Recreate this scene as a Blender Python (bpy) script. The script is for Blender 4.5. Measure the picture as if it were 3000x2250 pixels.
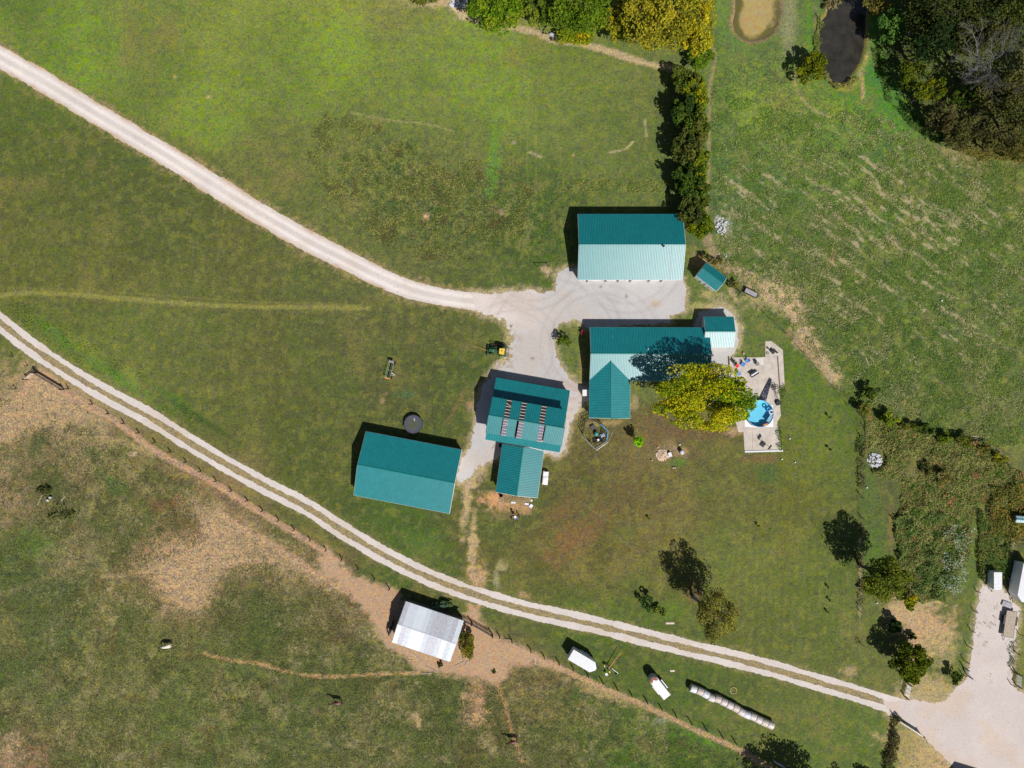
import bpy, bmesh, math, random
import numpy as np
from mathutils import Vector, Matrix
random.seed(7); RNG = np.random.default_rng(11)
scn = bpy.context.scene
for o in list(bpy.data.objects): bpy.data.objects.remove(o)
COL = scn.collection
# ---------------------------------------------------------------- camera: drone looking straight down
S = 0.066            # metres per photograph pixel on the ground
CAMH = 2000 * S      # 24 mm lens on a 36 mm sensor
cam_d = bpy.data.cameras.new('camera'); cam = bpy.data.objects.new('camera', cam_d); COL.objects.link(cam)
cam_d.lens = 24; cam_d.sensor_width = 36; cam_d.clip_start = 1; cam_d.clip_end = 6000
cam.location = (0, 0, CAMH); scn.camera = cam
# ---------------------------------------------------------------- sky and sun
SUN = Vector((.475, -.75, 1)).normalized()
world = bpy.data.worlds.new('World'); scn.world = world; world.use_nodes = True
wn = world.node_tree.nodes; wl = world.node_tree.links
sky = wn.new('ShaderNodeTexSky'); sky.sky_type = 'NISHITA'; sky.sun_disc = False
sky.sun_elevation = math.asin(SUN.z); sky.sun_rotation = math.atan2(SUN.x, SUN.y)
bg = wn['Background']; bg.inputs['Strength'].default_value = 0.05
wl.new(sky.outputs[0], bg.inputs['Color'])
sd = bpy.data.lights.new('sun', 'SUN'); sd.energy = 5.0; sd.angle = math.radians(0.55); sd.color = (1.0, .962, .915)
sun = bpy.data.objects.new('sun', sd); COL.objects.link(sun); sun.location = (60, -90, 160)
sun.rotation_euler = (-SUN).to_track_quat('-Z', 'Y').to_euler()
vs = scn.view_settings; vs.view_transform = 'Standard'; vs.look = 'None'; vs.gamma = 1; vs.exposure = 0.0
vs.use_curve_mapping = False

# ---------------------------------------------------------------- helpers
def P(px, py, h=0.0):
    """photograph pixel seen at height h -> place in the world"""
    k = S * (CAMH - h) / CAMH
    return Vector(((px - 1500) * k, (1125 - py) * k, h))
def lin(c):
    return tuple(((v / 255) / 12.92 if v / 255 <= .04045 else ((v / 255 + .055) / 1.055) ** 2.4) for v in c)
EXPO = 1.22
def alb(c):            # albedo of a surface that looks like sRGB c in full sun
    return tuple(min(.85, v / EXPO) for v in lin(c))
def fbm(x, y, wl_, seed, octv=3, gain=.5):
    out = np.zeros(np.shape(x)); a = 1; tot = 0
    for o in range(octv):
        r = np.random.default_rng(seed * 97 + o * 13); T = r.random((256, 256))
        u = np.asarray(x) / wl_ + 37.3 * o + seed * 3.7; v = np.asarray(y) / wl_ + 11.9 * o + seed * 5.1
        iu = np.floor(u).astype(int); iv = np.floor(v).astype(int); fu = u - iu; fv = v - iv
        fu = fu * fu * (3 - 2 * fu); fv = fv * fv * (3 - 2 * fv)
        a00 = T[iu % 256, iv % 256]; a10 = T[(iu + 1) % 256, iv % 256]; a01 = T[iu % 256, (iv + 1) % 256]; a11 = T[(iu + 1) % 256, (iv + 1) % 256]
        out = out + a * ((a00 * (1 - fu) + a10 * fu) * (1 - fv) + (a01 * (1 - fu) + a11 * fu) * fv)
        tot += a; a *= gain; wl_ /= 2
    return out / tot          # 0..1, mean .5
def sstep(a, b, x):
    t = np.clip((x - a) / (b - a), 0, 1); return t * t * (3 - 2 * t)
def dline(X, Y, pts):
    d = np.full(np.shape(X), 1e9)
    for (x0, y0), (x1, y1) in zip(pts[:-1], pts[1:]):
        ex, ey = x1 - x0, y1 - y0; L = ex * ex + ey * ey + 1e-9
        t = np.clip(((X - x0) * ex + (Y - y0) * ey) / L, 0, 1)
        d = np.minimum(d, np.hypot(X - x0 - t * ex, Y - y0 - t * ey))
    return d
def dpoly(X, Y, pts):
    d = dline(X, Y, pts + [pts[0]]); ins = np.zeros(np.shape(X), bool)
    n = len(pts)
    for i in range(n):
        x0, y0 = pts[i]; x1, y1 = pts[(i + 1) % n]
        if y0 == y1: continue
        c = ((Y < y0) != (Y < y1)) & (X < (x1 - x0) * (Y - y0) / (y1 - y0) + x0)
        ins ^= c
    return np.where(ins, -d, d)
def smooth_line(pts, n=6):
    out = []
    q = [pts[0]] + pts + [pts[-1]]
    for i in range(1, len(q) - 2):
        p0, p1, p2, p3 = [np.array(v, float) for v in q[i - 1:i + 3]]
        for k in range(n):
            t = k / n
            out.append(tuple(.5 * ((2 * p1) + (-p0 + p2) * t + (2 * p0 - 5 * p1 + 4 * p2 - p3) * t * t + (-p0 + 3 * p1 - 3 * p2 + p3) * t ** 3)))
    out.append(tuple(pts[-1])); return out

# ---- materials
MATS = {}
def mat(name, col, rough=.8, metal=0, var=.12, scale=3.0, bump=0.0, spec=.5, col2=None, stretch=None):
    if name in MATS: return MATS[name]
    m = bpy.data.materials.new(name); m.use_nodes = True; MATS[name] = m
    nt = m.node_tree; b = nt.nodes['Principled BSDF']
    b.inputs['Roughness'].default_value = rough; b.inputs['Metallic'].default_value = metal
    b.inputs['Specular IOR Level'].default_value = spec
    tc = nt.nodes.new('ShaderNodeNewGeometry'); nz = nt.nodes.new('ShaderNodeTexNoise'); nz.inputs['Scale'].default_value = scale
    nz.inputs['Detail'].default_value = 6; nz.inputs['Roughness'].default_value = .65
    if stretch:
        mp = nt.nodes.new('ShaderNodeMapping'); mp.inputs['Scale'].default_value = stretch
        nt.links.new(tc.outputs['Position'], mp.inputs[0]); nt.links.new(mp.outputs[0], nz.inputs['Vector'])
    else: nt.links.new(tc.outputs['Position'], nz.inputs['Vector'])
    rp = nt.nodes.new('ShaderNodeValToRGB')
    c = col; d = col2 or tuple(min(1, v * (1 + 2 * var)) for v in col); e = tuple(v * (1 - var * 2) for v in col) if not col2 else col
    rp.color_ramp.elements[0].position = .3; rp.color_ramp.elements[1].position = .7
    rp.color_ramp.elements[0].color = (*e, 1); rp.color_ramp.elements[1].color = (*d, 1)
    nt.links.new(nz.outputs['Fac'], rp.inputs['Fac']); nt.links.new(rp.outputs['Color'], b.inputs['Base Color'])
    if bump:
        bp = nt.nodes.new('ShaderNodeBump'); bp.inputs['Strength'].default_value = .6; bp.inputs['Distance'].default_value = bump
        nt.links.new(nz.outputs['Fac'], bp.inputs['Height']); nt.links.new(bp.outputs[0], b.inputs['Normal'])
    return m
def ground_mat(name, fine, amp, bumpd, rough=.95, speck=None, speckamt=.0, dry=False):
    """colour from the sheet's own layout, grain and relief from noise"""
    m = bpy.data.materials.new(name); m.use_nodes = True; nt = m.node_tree; b = nt.nodes['Principled BSDF']
    b.inputs['Roughness'].default_value = rough; b.inputs['Specular IOR Level'].default_value = .15
    N = nt.nodes.new; L = nt.links.new
    at = N('ShaderNodeAttribute'); at.attribute_name = 'tone'
    ra = N('ShaderNodeAttribute'); ra.attribute_name = 'ruff'
    geo = N('ShaderNodeNewGeometry')
    n1 = N('ShaderNodeTexNoise'); n1.inputs['Scale'].default_value = fine; n1.inputs['Detail'].default_value = 6; n1.inputs['Roughness'].default_value = .78
    n2 = N('ShaderNodeTexNoise'); n2.inputs['Scale'].default_value = fine * .28; n2.inputs['Detail'].default_value = 4; n2.inputs['Roughness'].default_value = .6
    n3 = N('ShaderNodeTexNoise'); n3.inputs['Scale'].default_value = fine * .5; n3.inputs['Detail'].default_value = 3
    for n in (n1, n2, n3): L(geo.outputs['Position'], n.inputs['Vector'])
    def math_(op, a, b_, c=None):
        k = N('ShaderNodeMath'); k.operation = op
        for i, v in enumerate((a, b_, c)):
            if v is None: continue
            if isinstance(v, (int, float)): k.inputs[i].default_value = v
            else: L(v, k.inputs[i])
        return k.outputs[0]
    s1 = math_('SUBTRACT', n1.outputs['Fac'], .5); s2 = math_('SUBTRACT', n2.outputs['Fac'], .5)
    tot = math_('ADD', math_('MULTIPLY', s1, 3.6), math_('MULTIPLY', s2, 1.5))
    tot = math_('MULTIPLY', tot, math_('MULTIPLY', ra.outputs['Fac'], amp))
    fac = math_('MAXIMUM', math_('ADD', tot, 1.0), .18)
    mx = N('ShaderNodeVectorMath'); mx.operation = 'SCALE'; L(at.outputs['Color'], mx.inputs[0]); L(fac, mx.inputs['Scale'])
    out = mx.outputs[0]
    # warm/cool drift between blades
    hs = N('ShaderNodeHueSaturation'); L(out, hs.inputs['Color'])
    L(math_('ADD', math_('MULTIPLY', math_('SUBTRACT', n3.outputs['Fac'], .5), .12), .5), hs.inputs['Hue'])
    L(math_('ADD', math_('MULTIPLY', s2, .9), 1.0), hs.inputs['Saturation'])
    out = hs.outputs['Color']
    if dry:
        for sc, lo, hi, k in ((1.7, .535, .60, .60), (2.3, .55, .62, 1.38), (.75, .55, .64, .90)):   # crisp darker and lighter clumps of blades
            w0 = N('ShaderNodeTexNoise'); w0.inputs['Scale'].default_value = sc; w0.inputs['Detail'].default_value = 7; w0.inputs['Roughness'].default_value = .72; w0.inputs['Distortion'].default_value = .4
            L(geo.outputs['Position'], w0.inputs['Vector']); mr = N('ShaderNodeMapRange'); mr.inputs[1].default_value = lo; mr.inputs[2].default_value = hi; L(w0.outputs['Fac'], mr.inputs[0])
            q = math_('ADD', 1.0, math_('MULTIPLY', math_('MULTIPLY', mr.outputs[0], ra.outputs['Fac']), (k - 1) * .62))
            vm = N('ShaderNodeVectorMath'); vm.operation = 'SCALE'; L(out, vm.inputs[0]); L(q, vm.inputs['Scale']); out = vm.outputs[0]
        da = N('ShaderNodeAttribute'); da.attribute_name = 'dry'
        w1 = N('ShaderNodeTexNoise'); w1.inputs['Scale'].default_value = 1.15; w1.inputs['Detail'].default_value = 6; w1.inputs['Roughness'].default_value = .68; w1.inputs['Distortion'].default_value = .6
        L(geo.outputs['Position'], w1.inputs['Vector'])
        v = math_('ADD', w1.outputs['Fac'], math_('MULTIPLY', da.outputs['Fac'], .30))
        thr = N('ShaderNodeMapRange'); thr.inputs[1].default_value = .70; thr.inputs[2].default_value = .80; L(v, thr.inputs[0])
        mm = N('ShaderNodeMix'); mm.data_type = 'RGBA'; L(math_('MULTIPLY', thr.outputs[0], .8), mm.inputs[0]); L(out, mm.inputs[6]); mm.inputs[7].default_value = (*alb((178, 164, 128)), 1)
        out = mm.outputs[2]
    if speck:
        v = N('ShaderNodeTexNoise'); v.inputs['Scale'].default_value = fine * .9; v.inputs['Detail'].default_value = 2
        L(geo.outputs['Position'], v.inputs['Vector'])
        thr = N('ShaderNodeMapRange'); thr.inputs[1].default_value = .64; thr.inputs[2].default_value = .72; L(v.outputs['Fac'], thr.inputs[0])
        mm = N('ShaderNodeMix'); mm.data_type = 'RGBA'; L(math_('MULTIPLY', thr.outputs[0], speckamt), mm.inputs[0]); L(out, mm.inputs[6]); mm.inputs[7].default_value = (*speck, 1)
        out = mm.outputs[2]
    L(out, b.inputs['Base Color'])
    bp = N('ShaderNodeBump'); bp.inputs['Strength'].default_value = .8; bp.inputs['Distance'].default_value = bumpd
    L(math_('MULTIPLY', math_('ADD', n1.outputs['Fac'], math_('MULTIPLY', n2.outputs['Fac'], .6)), ra.outputs['Fac']), bp.inputs['Height'])
    L(bp.outputs[0], b.inputs['Normal'])
    return m
def leaf_mat(name, trans=.3):
    m = bpy.data.materials.new(name); m.use_nodes = True; nt = m.node_tree; nt.nodes.remove(nt.nodes['Principled BSDF'])
    out = [n for n in nt.nodes if n.type == 'OUTPUT_MATERIAL'][0]
    at = nt.nodes.new('ShaderNodeAttribute'); at.attribute_name = 'tone'
    d = nt.nodes.new('ShaderNodeBsdfDiffuse'); t = nt.nodes.new('ShaderNodeBsdfTranslucent'); mx = nt.nodes.new('ShaderNodeMixShader')
    mx.inputs[0].default_value = trans
    for s in (d, t): nt.links.new(at.outputs['Color'], s.inputs['Color'])
    nt.links.new(d.outputs[0], mx.inputs[1]); nt.links.new(t.outputs[0], mx.inputs[2]); nt.links.new(mx.outputs[0], out.inputs['Surface'])
    return m

# ---- objects
def tag(o, label=None, cat=None, group=None, kind=None):
    if label: o['label'] = label
    if cat: o['category'] = cat
    if group: o['group'] = group
    if kind: o['kind'] = kind
    return o
def thing(name, loc, label, cat, group=None, rz=0):
    o = bpy.data.objects.new(name, None); COL.objects.link(o); o.location = loc; o.rotation_euler = (0, 0, rz)
    o.empty_display_size = .3
    return tag(o, label, cat, group)
def link(name, me, parent=None, M=None):
    o = bpy.data.objects.new(name, me); COL.objects.link(o)
    if parent is not None: o.parent = parent
    if M is not None: o.matrix_local = M
    return o
def fast_mesh(name, V, nper, m, tone=None, extra=None):
    """V (n,nper,3) -> n separate faces; tone (n,3)"""
    n = len(V); me = bpy.data.meshes.new(name); me.vertices.add(n * nper); me.loops.add(n * nper); me.polygons.add(n)
    me.vertices.foreach_set('co', np.ascontiguousarray(V, dtype=np.float32).ravel())
    me.loops.foreach_set('vertex_index', np.arange(n * nper, dtype=np.int32))
    me.polygons.foreach_set('loop_start', np.arange(0, n * nper, nper, dtype=np.int32))
    me.update(calc_edges=True)
    if tone is not None:
        a = me.attributes.new('tone', 'FLOAT_COLOR', 'POINT'); c = np.ones((n, nper, 4), np.float32); c[:, :, :3] = np.asarray(tone)[:, None, :]
        a.data.foreach_set('color', c.ravel())
    me.materials.append(m); return me
class MB:
    def __init__(s): s.v = []; s.f = []
    def poly(s, pts): k = len(s.v); s.v += [tuple(p) for p in pts]; s.f.append(tuple(range(k, k + len(pts)))); return s
    def box(s, c, d, rz=0, M=None):
        k = len(s.v); cx, cy, cz = c; x, y, z = d[0] / 2, d[1] / 2, d[2] / 2; ca, sa = math.cos(rz), math.sin(rz)
        for dz in (-z, z):
            for dx, dy in ((-x, -y), (x, -y), (x, y), (-x, y)):
                p = Vector((cx + dx * ca - dy * sa, cy + dx * sa + dy * ca, cz + dz))
                s.v.append(tuple(M @ p if M else p))
        s.f += [(k, k + 3, k + 2, k + 1), (k + 4, k + 5, k + 6, k + 7)] + [(k + i, k + (i + 1) % 4, k + 4 + (i + 1) % 4, k + 4 + i) for i in range(4)]
        return s
    def prism(s, pts, z0, z1):
        k = len(s.v); n = len(pts)
        a = sum(pts[i][0] * pts[(i + 1) % n][1] - pts[(i + 1) % n][0] * pts[i][1] for i in range(n))
        if a < 0: pts = pts[::-1]
        s.v += [(p[0], p[1], z0) for p in pts] + [(p[0], p[1], z1) for p in pts]
        s.f += [tuple(range(k + n - 1, k - 1, -1)), tuple(range(k + n, k + 2 * n))] + [(k + i, k + (i + 1) % n, k + n + (i + 1) % n, k + n + i) for i in range(n)]
        return s
    def tube(s, a, b, r0, r1=None, n=8, cap=True):
        a = Vector(a); b = Vector(b); r1 = r0 if r1 is None else r1; d = (b - a)
        if d.length < 1e-6: return s
        q = d.to_track_quat('Z', 'Y'); k = len(s.v)
        for c, r in ((a, r0), (b, r1)):
            for i in range(n):
                t = 2 * math.pi * i / n; s.v.append(tuple(c + q @ Vector((r * math.cos(t), r * math.sin(t), 0))))
        s.f += [(k + i, k + (i + 1) % n, k + n + (i + 1) % n, k + n + i) for i in range(n)]
        if cap: s.f += [tuple(range(k + n - 1, k - 1, -1)), tuple(range(k + n, k + 2 * n))]
        return s
    def path(s, pts, r, n=6):
        for i in range(len(pts) - 1):
            rr = r if not isinstance(r, (list, tuple)) else r[i]; r2 = r if not isinstance(r, (list, tuple)) else r[i + 1]
            s.tube(pts[i], pts[i + 1], rr, r2, n)
        return s
    def lathe(s, c, prof, n=20, cap=True):
        k = len(s.v); c = Vector(c)
        for r, z in prof:
            for i in range(n): t = 2 * math.pi * i / n; s.v.append((c.x + r * math.cos(t), c.y + r * math.sin(t), c.z + z))
        for j in range(len(prof) - 1):
            for i in range(n): s.f.append((k + j * n + i, k + j * n + (i + 1) % n, k + (j + 1) * n + (i + 1) % n, k + (j + 1) * n + i))
        if cap and prof[0][0] > .001: s.f.append(tuple(range(k + n - 1, k - 1, -1)))
        if cap and prof[-1][0] > .001: e = k + (len(prof) - 1) * n; s.f.append(tuple(range(e, e + n)))
        return s
    def torus(s, c, R, r, n=24, m=8, axis='z'):
        k = len(s.v); c = Vector(c)
        for i in range(n):
            t = 2 * math.pi * i / n
            for j in range(m):
                u = 2 * math.pi * j / m; a = (R + r * math.cos(u)); x, y, z = a * math.cos(t), a * math.sin(t), r * math.sin(u)
                p = {'z': (x, y, z), 'y': (x, z, y), 'x': (z, x, y)}[axis]; s.v.append((c.x + p[0], c.y + p[1], c.z + p[2]))
        for i in range(n):
            for j in range(m): s.f.append((k + i * m + j, k + ((i + 1) % n) * m + j, k + ((i + 1) % n) * m + (j + 1) % m, k + i * m + (j + 1) % m))
        return s
    def blob(s, c, r, seed=0, n=8, squash=(1, 1, 1), j=.2):
        rr = random.Random(seed); k = len(s.v); rows = max(3, n // 2)
        s.v.append((c[0], c[1], c[2] - r * squash[2]))
        for a in range(1, rows):
            ph = math.pi * a / rows - math.pi / 2
            for i in range(n):
                t = 2 * math.pi * i / n; q = r * (1 + rr.uniform(-j, j))
                s.v.append((c[0] + q * math.cos(ph) * math.cos(t) * squash[0], c[1] + q * math.cos(ph) * math.sin(t) * squash[1], c[2] + q * math.sin(ph) * squash[2]))
        s.v.append((c[0], c[1], c[2] + r * squash[2])); e = len(s.v) - 1
        for i in range(n): s.f.append((k, k + 1 + (i + 1) % n, k + 1 + i)); s.f.append((e, e - n + i, e - n + (i + 1) % n))
        for a in range(rows - 2):
            for i in range(n): s.f.append((k + 1 + a * n + i, k + 1 + a * n + (i + 1) % n, k + 1 + (a + 1) * n + (i + 1) % n, k + 1 + (a + 1) * n + i))
        return s
    def mesh(s, name, m, off=(0, 0, 0), smooth=False):
        me = bpy.data.meshes.new(name); o = Vector(off)
        me.from_pydata([(x - o.x, y - o.y, z - o.z) for x, y, z in s.v], [], s.f); me.materials.append(m)
        if smooth:
            for p in me.polygons: p.use_smooth = True
        return me
    def part(s, name, m, parent=None, world=True, smooth=False, M=None):
        off = parent.location if (parent is not None and world) else (0, 0, 0)
        return link(name, s.mesh(name, m, off, smooth), parent, M)
def copy_thing(root, loc, rz, label=None, group=None, scale=None):
    r = root.copy(); COL.objects.link(r); r.location = loc; r.rotation_euler = (0, 0, rz)
    if scale: r.scale = (scale,) * 3
    if label: r['label'] = label
    if group: r['group'] = group
    for ch in list(root.children):
        c = ch.copy(); COL.objects.link(c); c.parent = r
        for g in list(ch.children):
            d = g.copy(); COL.objects.link(d); d.parent = c
    return r
def iso_sheet(name, f, bbox, z, m, colour, step=2.2, ruff=1.0):
    """flat sheet over every place where f(px,py) < 0, with the ragged outline f gives it"""
    x0, y0, x1, y1 = bbox; xs = np.arange(x0, x1 + step, step); ys = np.arange(y0, y1 + step, step)
    X, Y = np.meshgrid(xs, ys); V = f(X, Y); ins = V < 0
    c = ins[:-1, :-1].astype(int) + ins[:-1, 1:] + ins[1:, 1:] + ins[1:, :-1]
    verts = []; faces = []
    J, I = np.where(c == 4); n4 = len(J)
    q = np.stack([np.stack([xs[I + a], ys[J + b]], -1) for a, b in ((0, 1), (1, 1), (1, 0), (0, 0))], 1)  # ccw in world
    verts = [tuple(v) for v in q.reshape(-1, 2)]; faces = [(4 * k, 4 * k + 1, 4 * k + 2, 4 * k + 3) for k in range(n4)]
    J, I = np.where((c > 0) & (c < 4))
    for j, i in zip(J, I):
        cs = [(xs[i], ys[j + 1], V[j + 1, i]), (xs[i + 1], ys[j + 1], V[j + 1, i + 1]), (xs[i + 1], ys[j], V[j, i + 1]), (xs[i], ys[j], V[j, i])]
        pl = []
        for a in range(4):
            p = cs[a]; r = cs[(a + 1) % 4]
            if p[2] < 0: pl.append((p[0], p[1]))
            if (p[2] < 0) != (r[2] < 0):
                t = p[2] / (p[2] - r[2]); pl.append((p[0] + t * (r[0] - p[0]), p[1] + t * (r[1] - p[1])))
        if len(pl) >= 3: k = len(verts); verts += pl; faces.append(tuple(range(k, k + len(pl))))
    va = np.array(verts); W = np.zeros((len(va), 3)); W[:, 0] = (va[:, 0] - 1500) * S; W[:, 1] = (1125 - va[:, 1]) * S; W[:, 2] = z
    me = bpy.data.meshes.new(name); me.from_pydata(W.tolist(), [], faces); me.materials.append(m)
    C = np.ones((len(va), 4), np.float32); C[:, :3] = colour(va[:, 0], va[:, 1])
    a = me.attributes.new('tone', 'FLOAT_COLOR', 'POINT'); a.data.foreach_set('color', C.ravel())
    a = me.attributes.new('ruff', 'FLOAT', 'POINT'); a.data.foreach_set('value', np.full(len(va), ruff, np.float32))
    return tag(link(name, me), kind='structure')
# ================================================================= GROUND
K = 3000 / 2212
def k2(pts): return [(x * K, y * K) for x, y in pts]
CTRL = [(50,50,98,122,52),(170,80,114,144,48),(300,30,110,128,60),(500,50,122,137,58),(700,50,130,140,62),(900,40,130,132,74),(450,200,120,142,52),(350,120,100,118,55),(600,150,105,125,58),
(700,130,122,152,46),(900,180,108,130,56),(1050,150,116,140,54),(1250,130,108,126,56),(1400,160,100,114,60),(80,260,86,100,46),(200,350,84,96,48),(350,450,86,96,50),(100,450,90,98,50),(50,560,96,102,50),
(250,600,96,100,52),(500,600,94,98,52),(600,330,104,112,60),(750,300,104,117,60),(900,300,102,112,62),(1250,260,106,122,62),(1350,350,94,110,56),(850,420,98,108,58),(950,500,100,108,62),(1050,560,84,100,50),
(1180,500,72,96,42),(1200,430,80,100,48),(700,650,88,96,54),(400,720,96,105,55),(600,760,93,96,52),(800,700,92,98,56),(950,720,87,93,52),(1000,820,80,95,48),(700,900,86,92,50),(200,760,97,112,50),(850,850,84,90,52),
(450,900,92,101,50),(600,1000,86,96,46),(880,1130,72,95,42),(730,1000,78,94,44),(1100,1080,88,92,50),(1250,1050,100,94,56),(1400,1050,106,95,60),(1200,1200,108,96,58),(1350,1200,106,101,54),(1550,1050,97,100,54),
(1280,1150,104,90,56),(1700,1050,97,100,46),(1750,950,97,116,48),(1780,850,80,106,42),(1650,1200,106,115,56),(1750,1300,92,107,48),(1600,1350,97,105,52),(1150,1300,86,100,46),(1300,1300,78,104,42),(1400,1400,84,98,46),
(1500,1500,80,100,46),(1700,1480,98,108,56),(1800,1600,90,110,50),(1950,1050,95,100,60),(1900,1150,78,98,50),(1900,1380,100,108,58),(50,1000,142,122,94),(150,900,152,132,106),(250,1000,124,112,74),(100,1200,86,100,56),
(450,1050,142,117,88),(200,1100,84,94,56),(400,1250,146,120,94),(500,1200,122,106,78),(100,1350,96,105,64),(50,1500,102,108,68),(300,1400,102,106,62),(600,1350,80,90,50),(700,1250,112,96,68),(500,1500,100,108,62),
(300,1600,100,106,62),(700,1500,92,100,60),(850,1600,96,100,60),(900,1480,76,86,46),(1000,1550,84,92,52),(1100,1480,110,100,68),(1250,1550,72,92,42),(1400,1620,76,105,38),(1150,1620,96,96,60),(30,1640,132,104,84),
(1600,200,102,127,56),(1650,60,90,115,62),(1750,260,112,132,54),(1600,350,80,110,62),(1700,330,102,125,62),(1800,350,86,120,52),(1900,220,76,130,50),(1900,400,84,120,54),(2050,400,96,110,56),(2150,480,90,110,52),
(2000,550,96,120,62),(1600,480,76,100,56),(1750,550,92,106,56),(1850,650,86,100,52),(2000,700,86,105,56),(2150,700,86,106,56),(1900,780,80,100,52),(2100,850,100,110,62),(2000,900,86,100,52),(1550,640,92,112,56),(1450,650,100,112,60),(1230,740,104,116,62),(2170,1480,96,108,52)]
ROAD = smooth_line([(-1000,-440),(-500,-140),(-160,72),(0,167),(125,238),(250,314),(375,388),(500,463),(625,541),(750,618),(900,705),(1000,755),(1100,805),(1200,847),(1300,871),(1400,884),(1520,892)], 5)
LANE = smooth_line([(-900,260),(-500,550),(-120,850),(0,944),(100,1022),(226,1105),(340,1170),(452,1231),(565,1302),(678,1369),(790,1430),(904,1489),(1000,1552),(1136,1632),(1271,1697),(1407,1747),(1543,1786),(1678,1816),(1814,1848),(2000,1895),(2136,1927),(2271,1962),(2407,2002),(2542,2042),(2680,2088)], 5)
YARD = [(1380,862),(1500,853),(1556,846),(1580,858),(1630,855),(1632,802),(1640,790),(1665,782),(1700,790),(1998,815),(2008,845),(2004,912),(1960,922),(1966,945),(1720,965),(1690,936),(1640,945),(1628,962),(1624,1017),(1630,1045),(1645,1075),(1670,1105),(1690,1120),(1702,1130),(1750,1140),(1740,1175),(1700,1180),(1690,1207),(1670,1240),(1665,1290),(1655,1320),(1637,1338),(1595,1325),(1540,1330),(1480,1330),(1450,1345),(1400,1370),(1378,1400),(1345,1412),(1338,1390),(1352,1350),(1374,1310),(1390,1262),(1392,1232),(1400,1180),(1412,1130),(1435,1098),(1460,1070),(1485,1050),(1496,1000),(1492,962),(1462,932),(1400,914)]
RGRAV = [(2590,2052),(2669,2049),(2723,2060),(2760,2060),(2778,2038),(2814,2002),(2836,1979),(2850,1884),(2859,1816),(2868,1735),(2877,1708),(2940,1731),(2963,1758),(2990,1789),(2976,1884),(2963,1975),(2972,2011),(3000,2033),(3200,2060),(3200,2420),(2860,2420),(2810,2270),(2768,2219),(2705,2155),(2692,2151),(2651,2110),(2600,2090)]
CGRAV = [(2025,975),(2050,915),(2090,902),(2118,899),(2147,918),(2162,950),(2163,1010),(2150,1032),(2137,1042),(2137,1115),(2070,1115),(2070,1000)]
BARN_DIRT = [(960,1600),(1000,1650),(1045,1685),(1090,1704),(1158,1722),(1181,1753),(1353,1812),(1372,1790),(1375,1770),(1411,1770),(1411,1812),(1452,1862),(1520,1884),(1588,1929),(1655,1957),(1640,1965),(1560,1945),(1500,1950),(1488,1988),(1443,2006),(1400,1990),(1271,1975),(1226,1966),(1194,1934),(1136,1898),(1104,1857),(1068,1794),(1023,1735),(1000,1717),(950,1690),(930,1640)]
POND_A = [(2150,-60),(2153,0),(2153,28),(2146,60),(2149,88),(2167,108),(2198,121),(2235,113),(2262,98),(2280,68),(2288,28),(2284,-10),(2260,-55),(2200,-75)]
POND_B = [(2440,-60),(2430,0),(2420,42),(2402,60),(2397,100),(2400,150),(2414,195),(2425,222),(2452,247),(2479,240),(2502,212),(2524,177),(2536,136),(2540,90),(2543,45),(2550,0),(2560,-60),(2500,-100)]
DUST = (([(560,1470),(640,1490),(760,1560),(900,1650),(980,1720),(860,1680),(760,1640),(660,1680),(620,1740),(590,1800),(520,1790),(450,1700),(420,1650),(520,1620),(600,1580)], .66), ([(60,1140),(120,1095),(190,1130),(300,1215),(330,1262),(230,1255),(150,1235),(80,1260),(20,1300),(-60,1320),(-60,1220),(10,1190)], .6), ([(240,1560),(300,1600),(250,1680),(160,1700),(120,1640),(180,1600)], .3))
def regional(X, Y):
    c = np.array(CTRL, float); W = np.zeros(X.shape + (1,)); A = np.zeros(X.shape + (3,))
    wx = X / K + (fbm(X, Y, 200, 3) - .5) * 150; wy = Y / K + (fbm(X, Y, 200, 4) - .5) * 150
    for r in c:
        w = np.exp(-((wx - r[0]) ** 2 + (wy - r[1]) ** 2) / (2 * 62 ** 2)) + 1e-9 / (1 + ((wx - r[0]) ** 2 + (wy - r[1]) ** 2) / 1e4)
        W[..., 0] += w; A += w[..., None] * np.array(lin(r[2:5]))
    return A / W
def mixc(C, m, rgb):
    m = np.clip(m, 0, 1)[..., None]; return C * (1 - m) + np.array(lin(rgb)) * m
DIRT = (180, 142, 112); TAN = (166, 146, 104)
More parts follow.
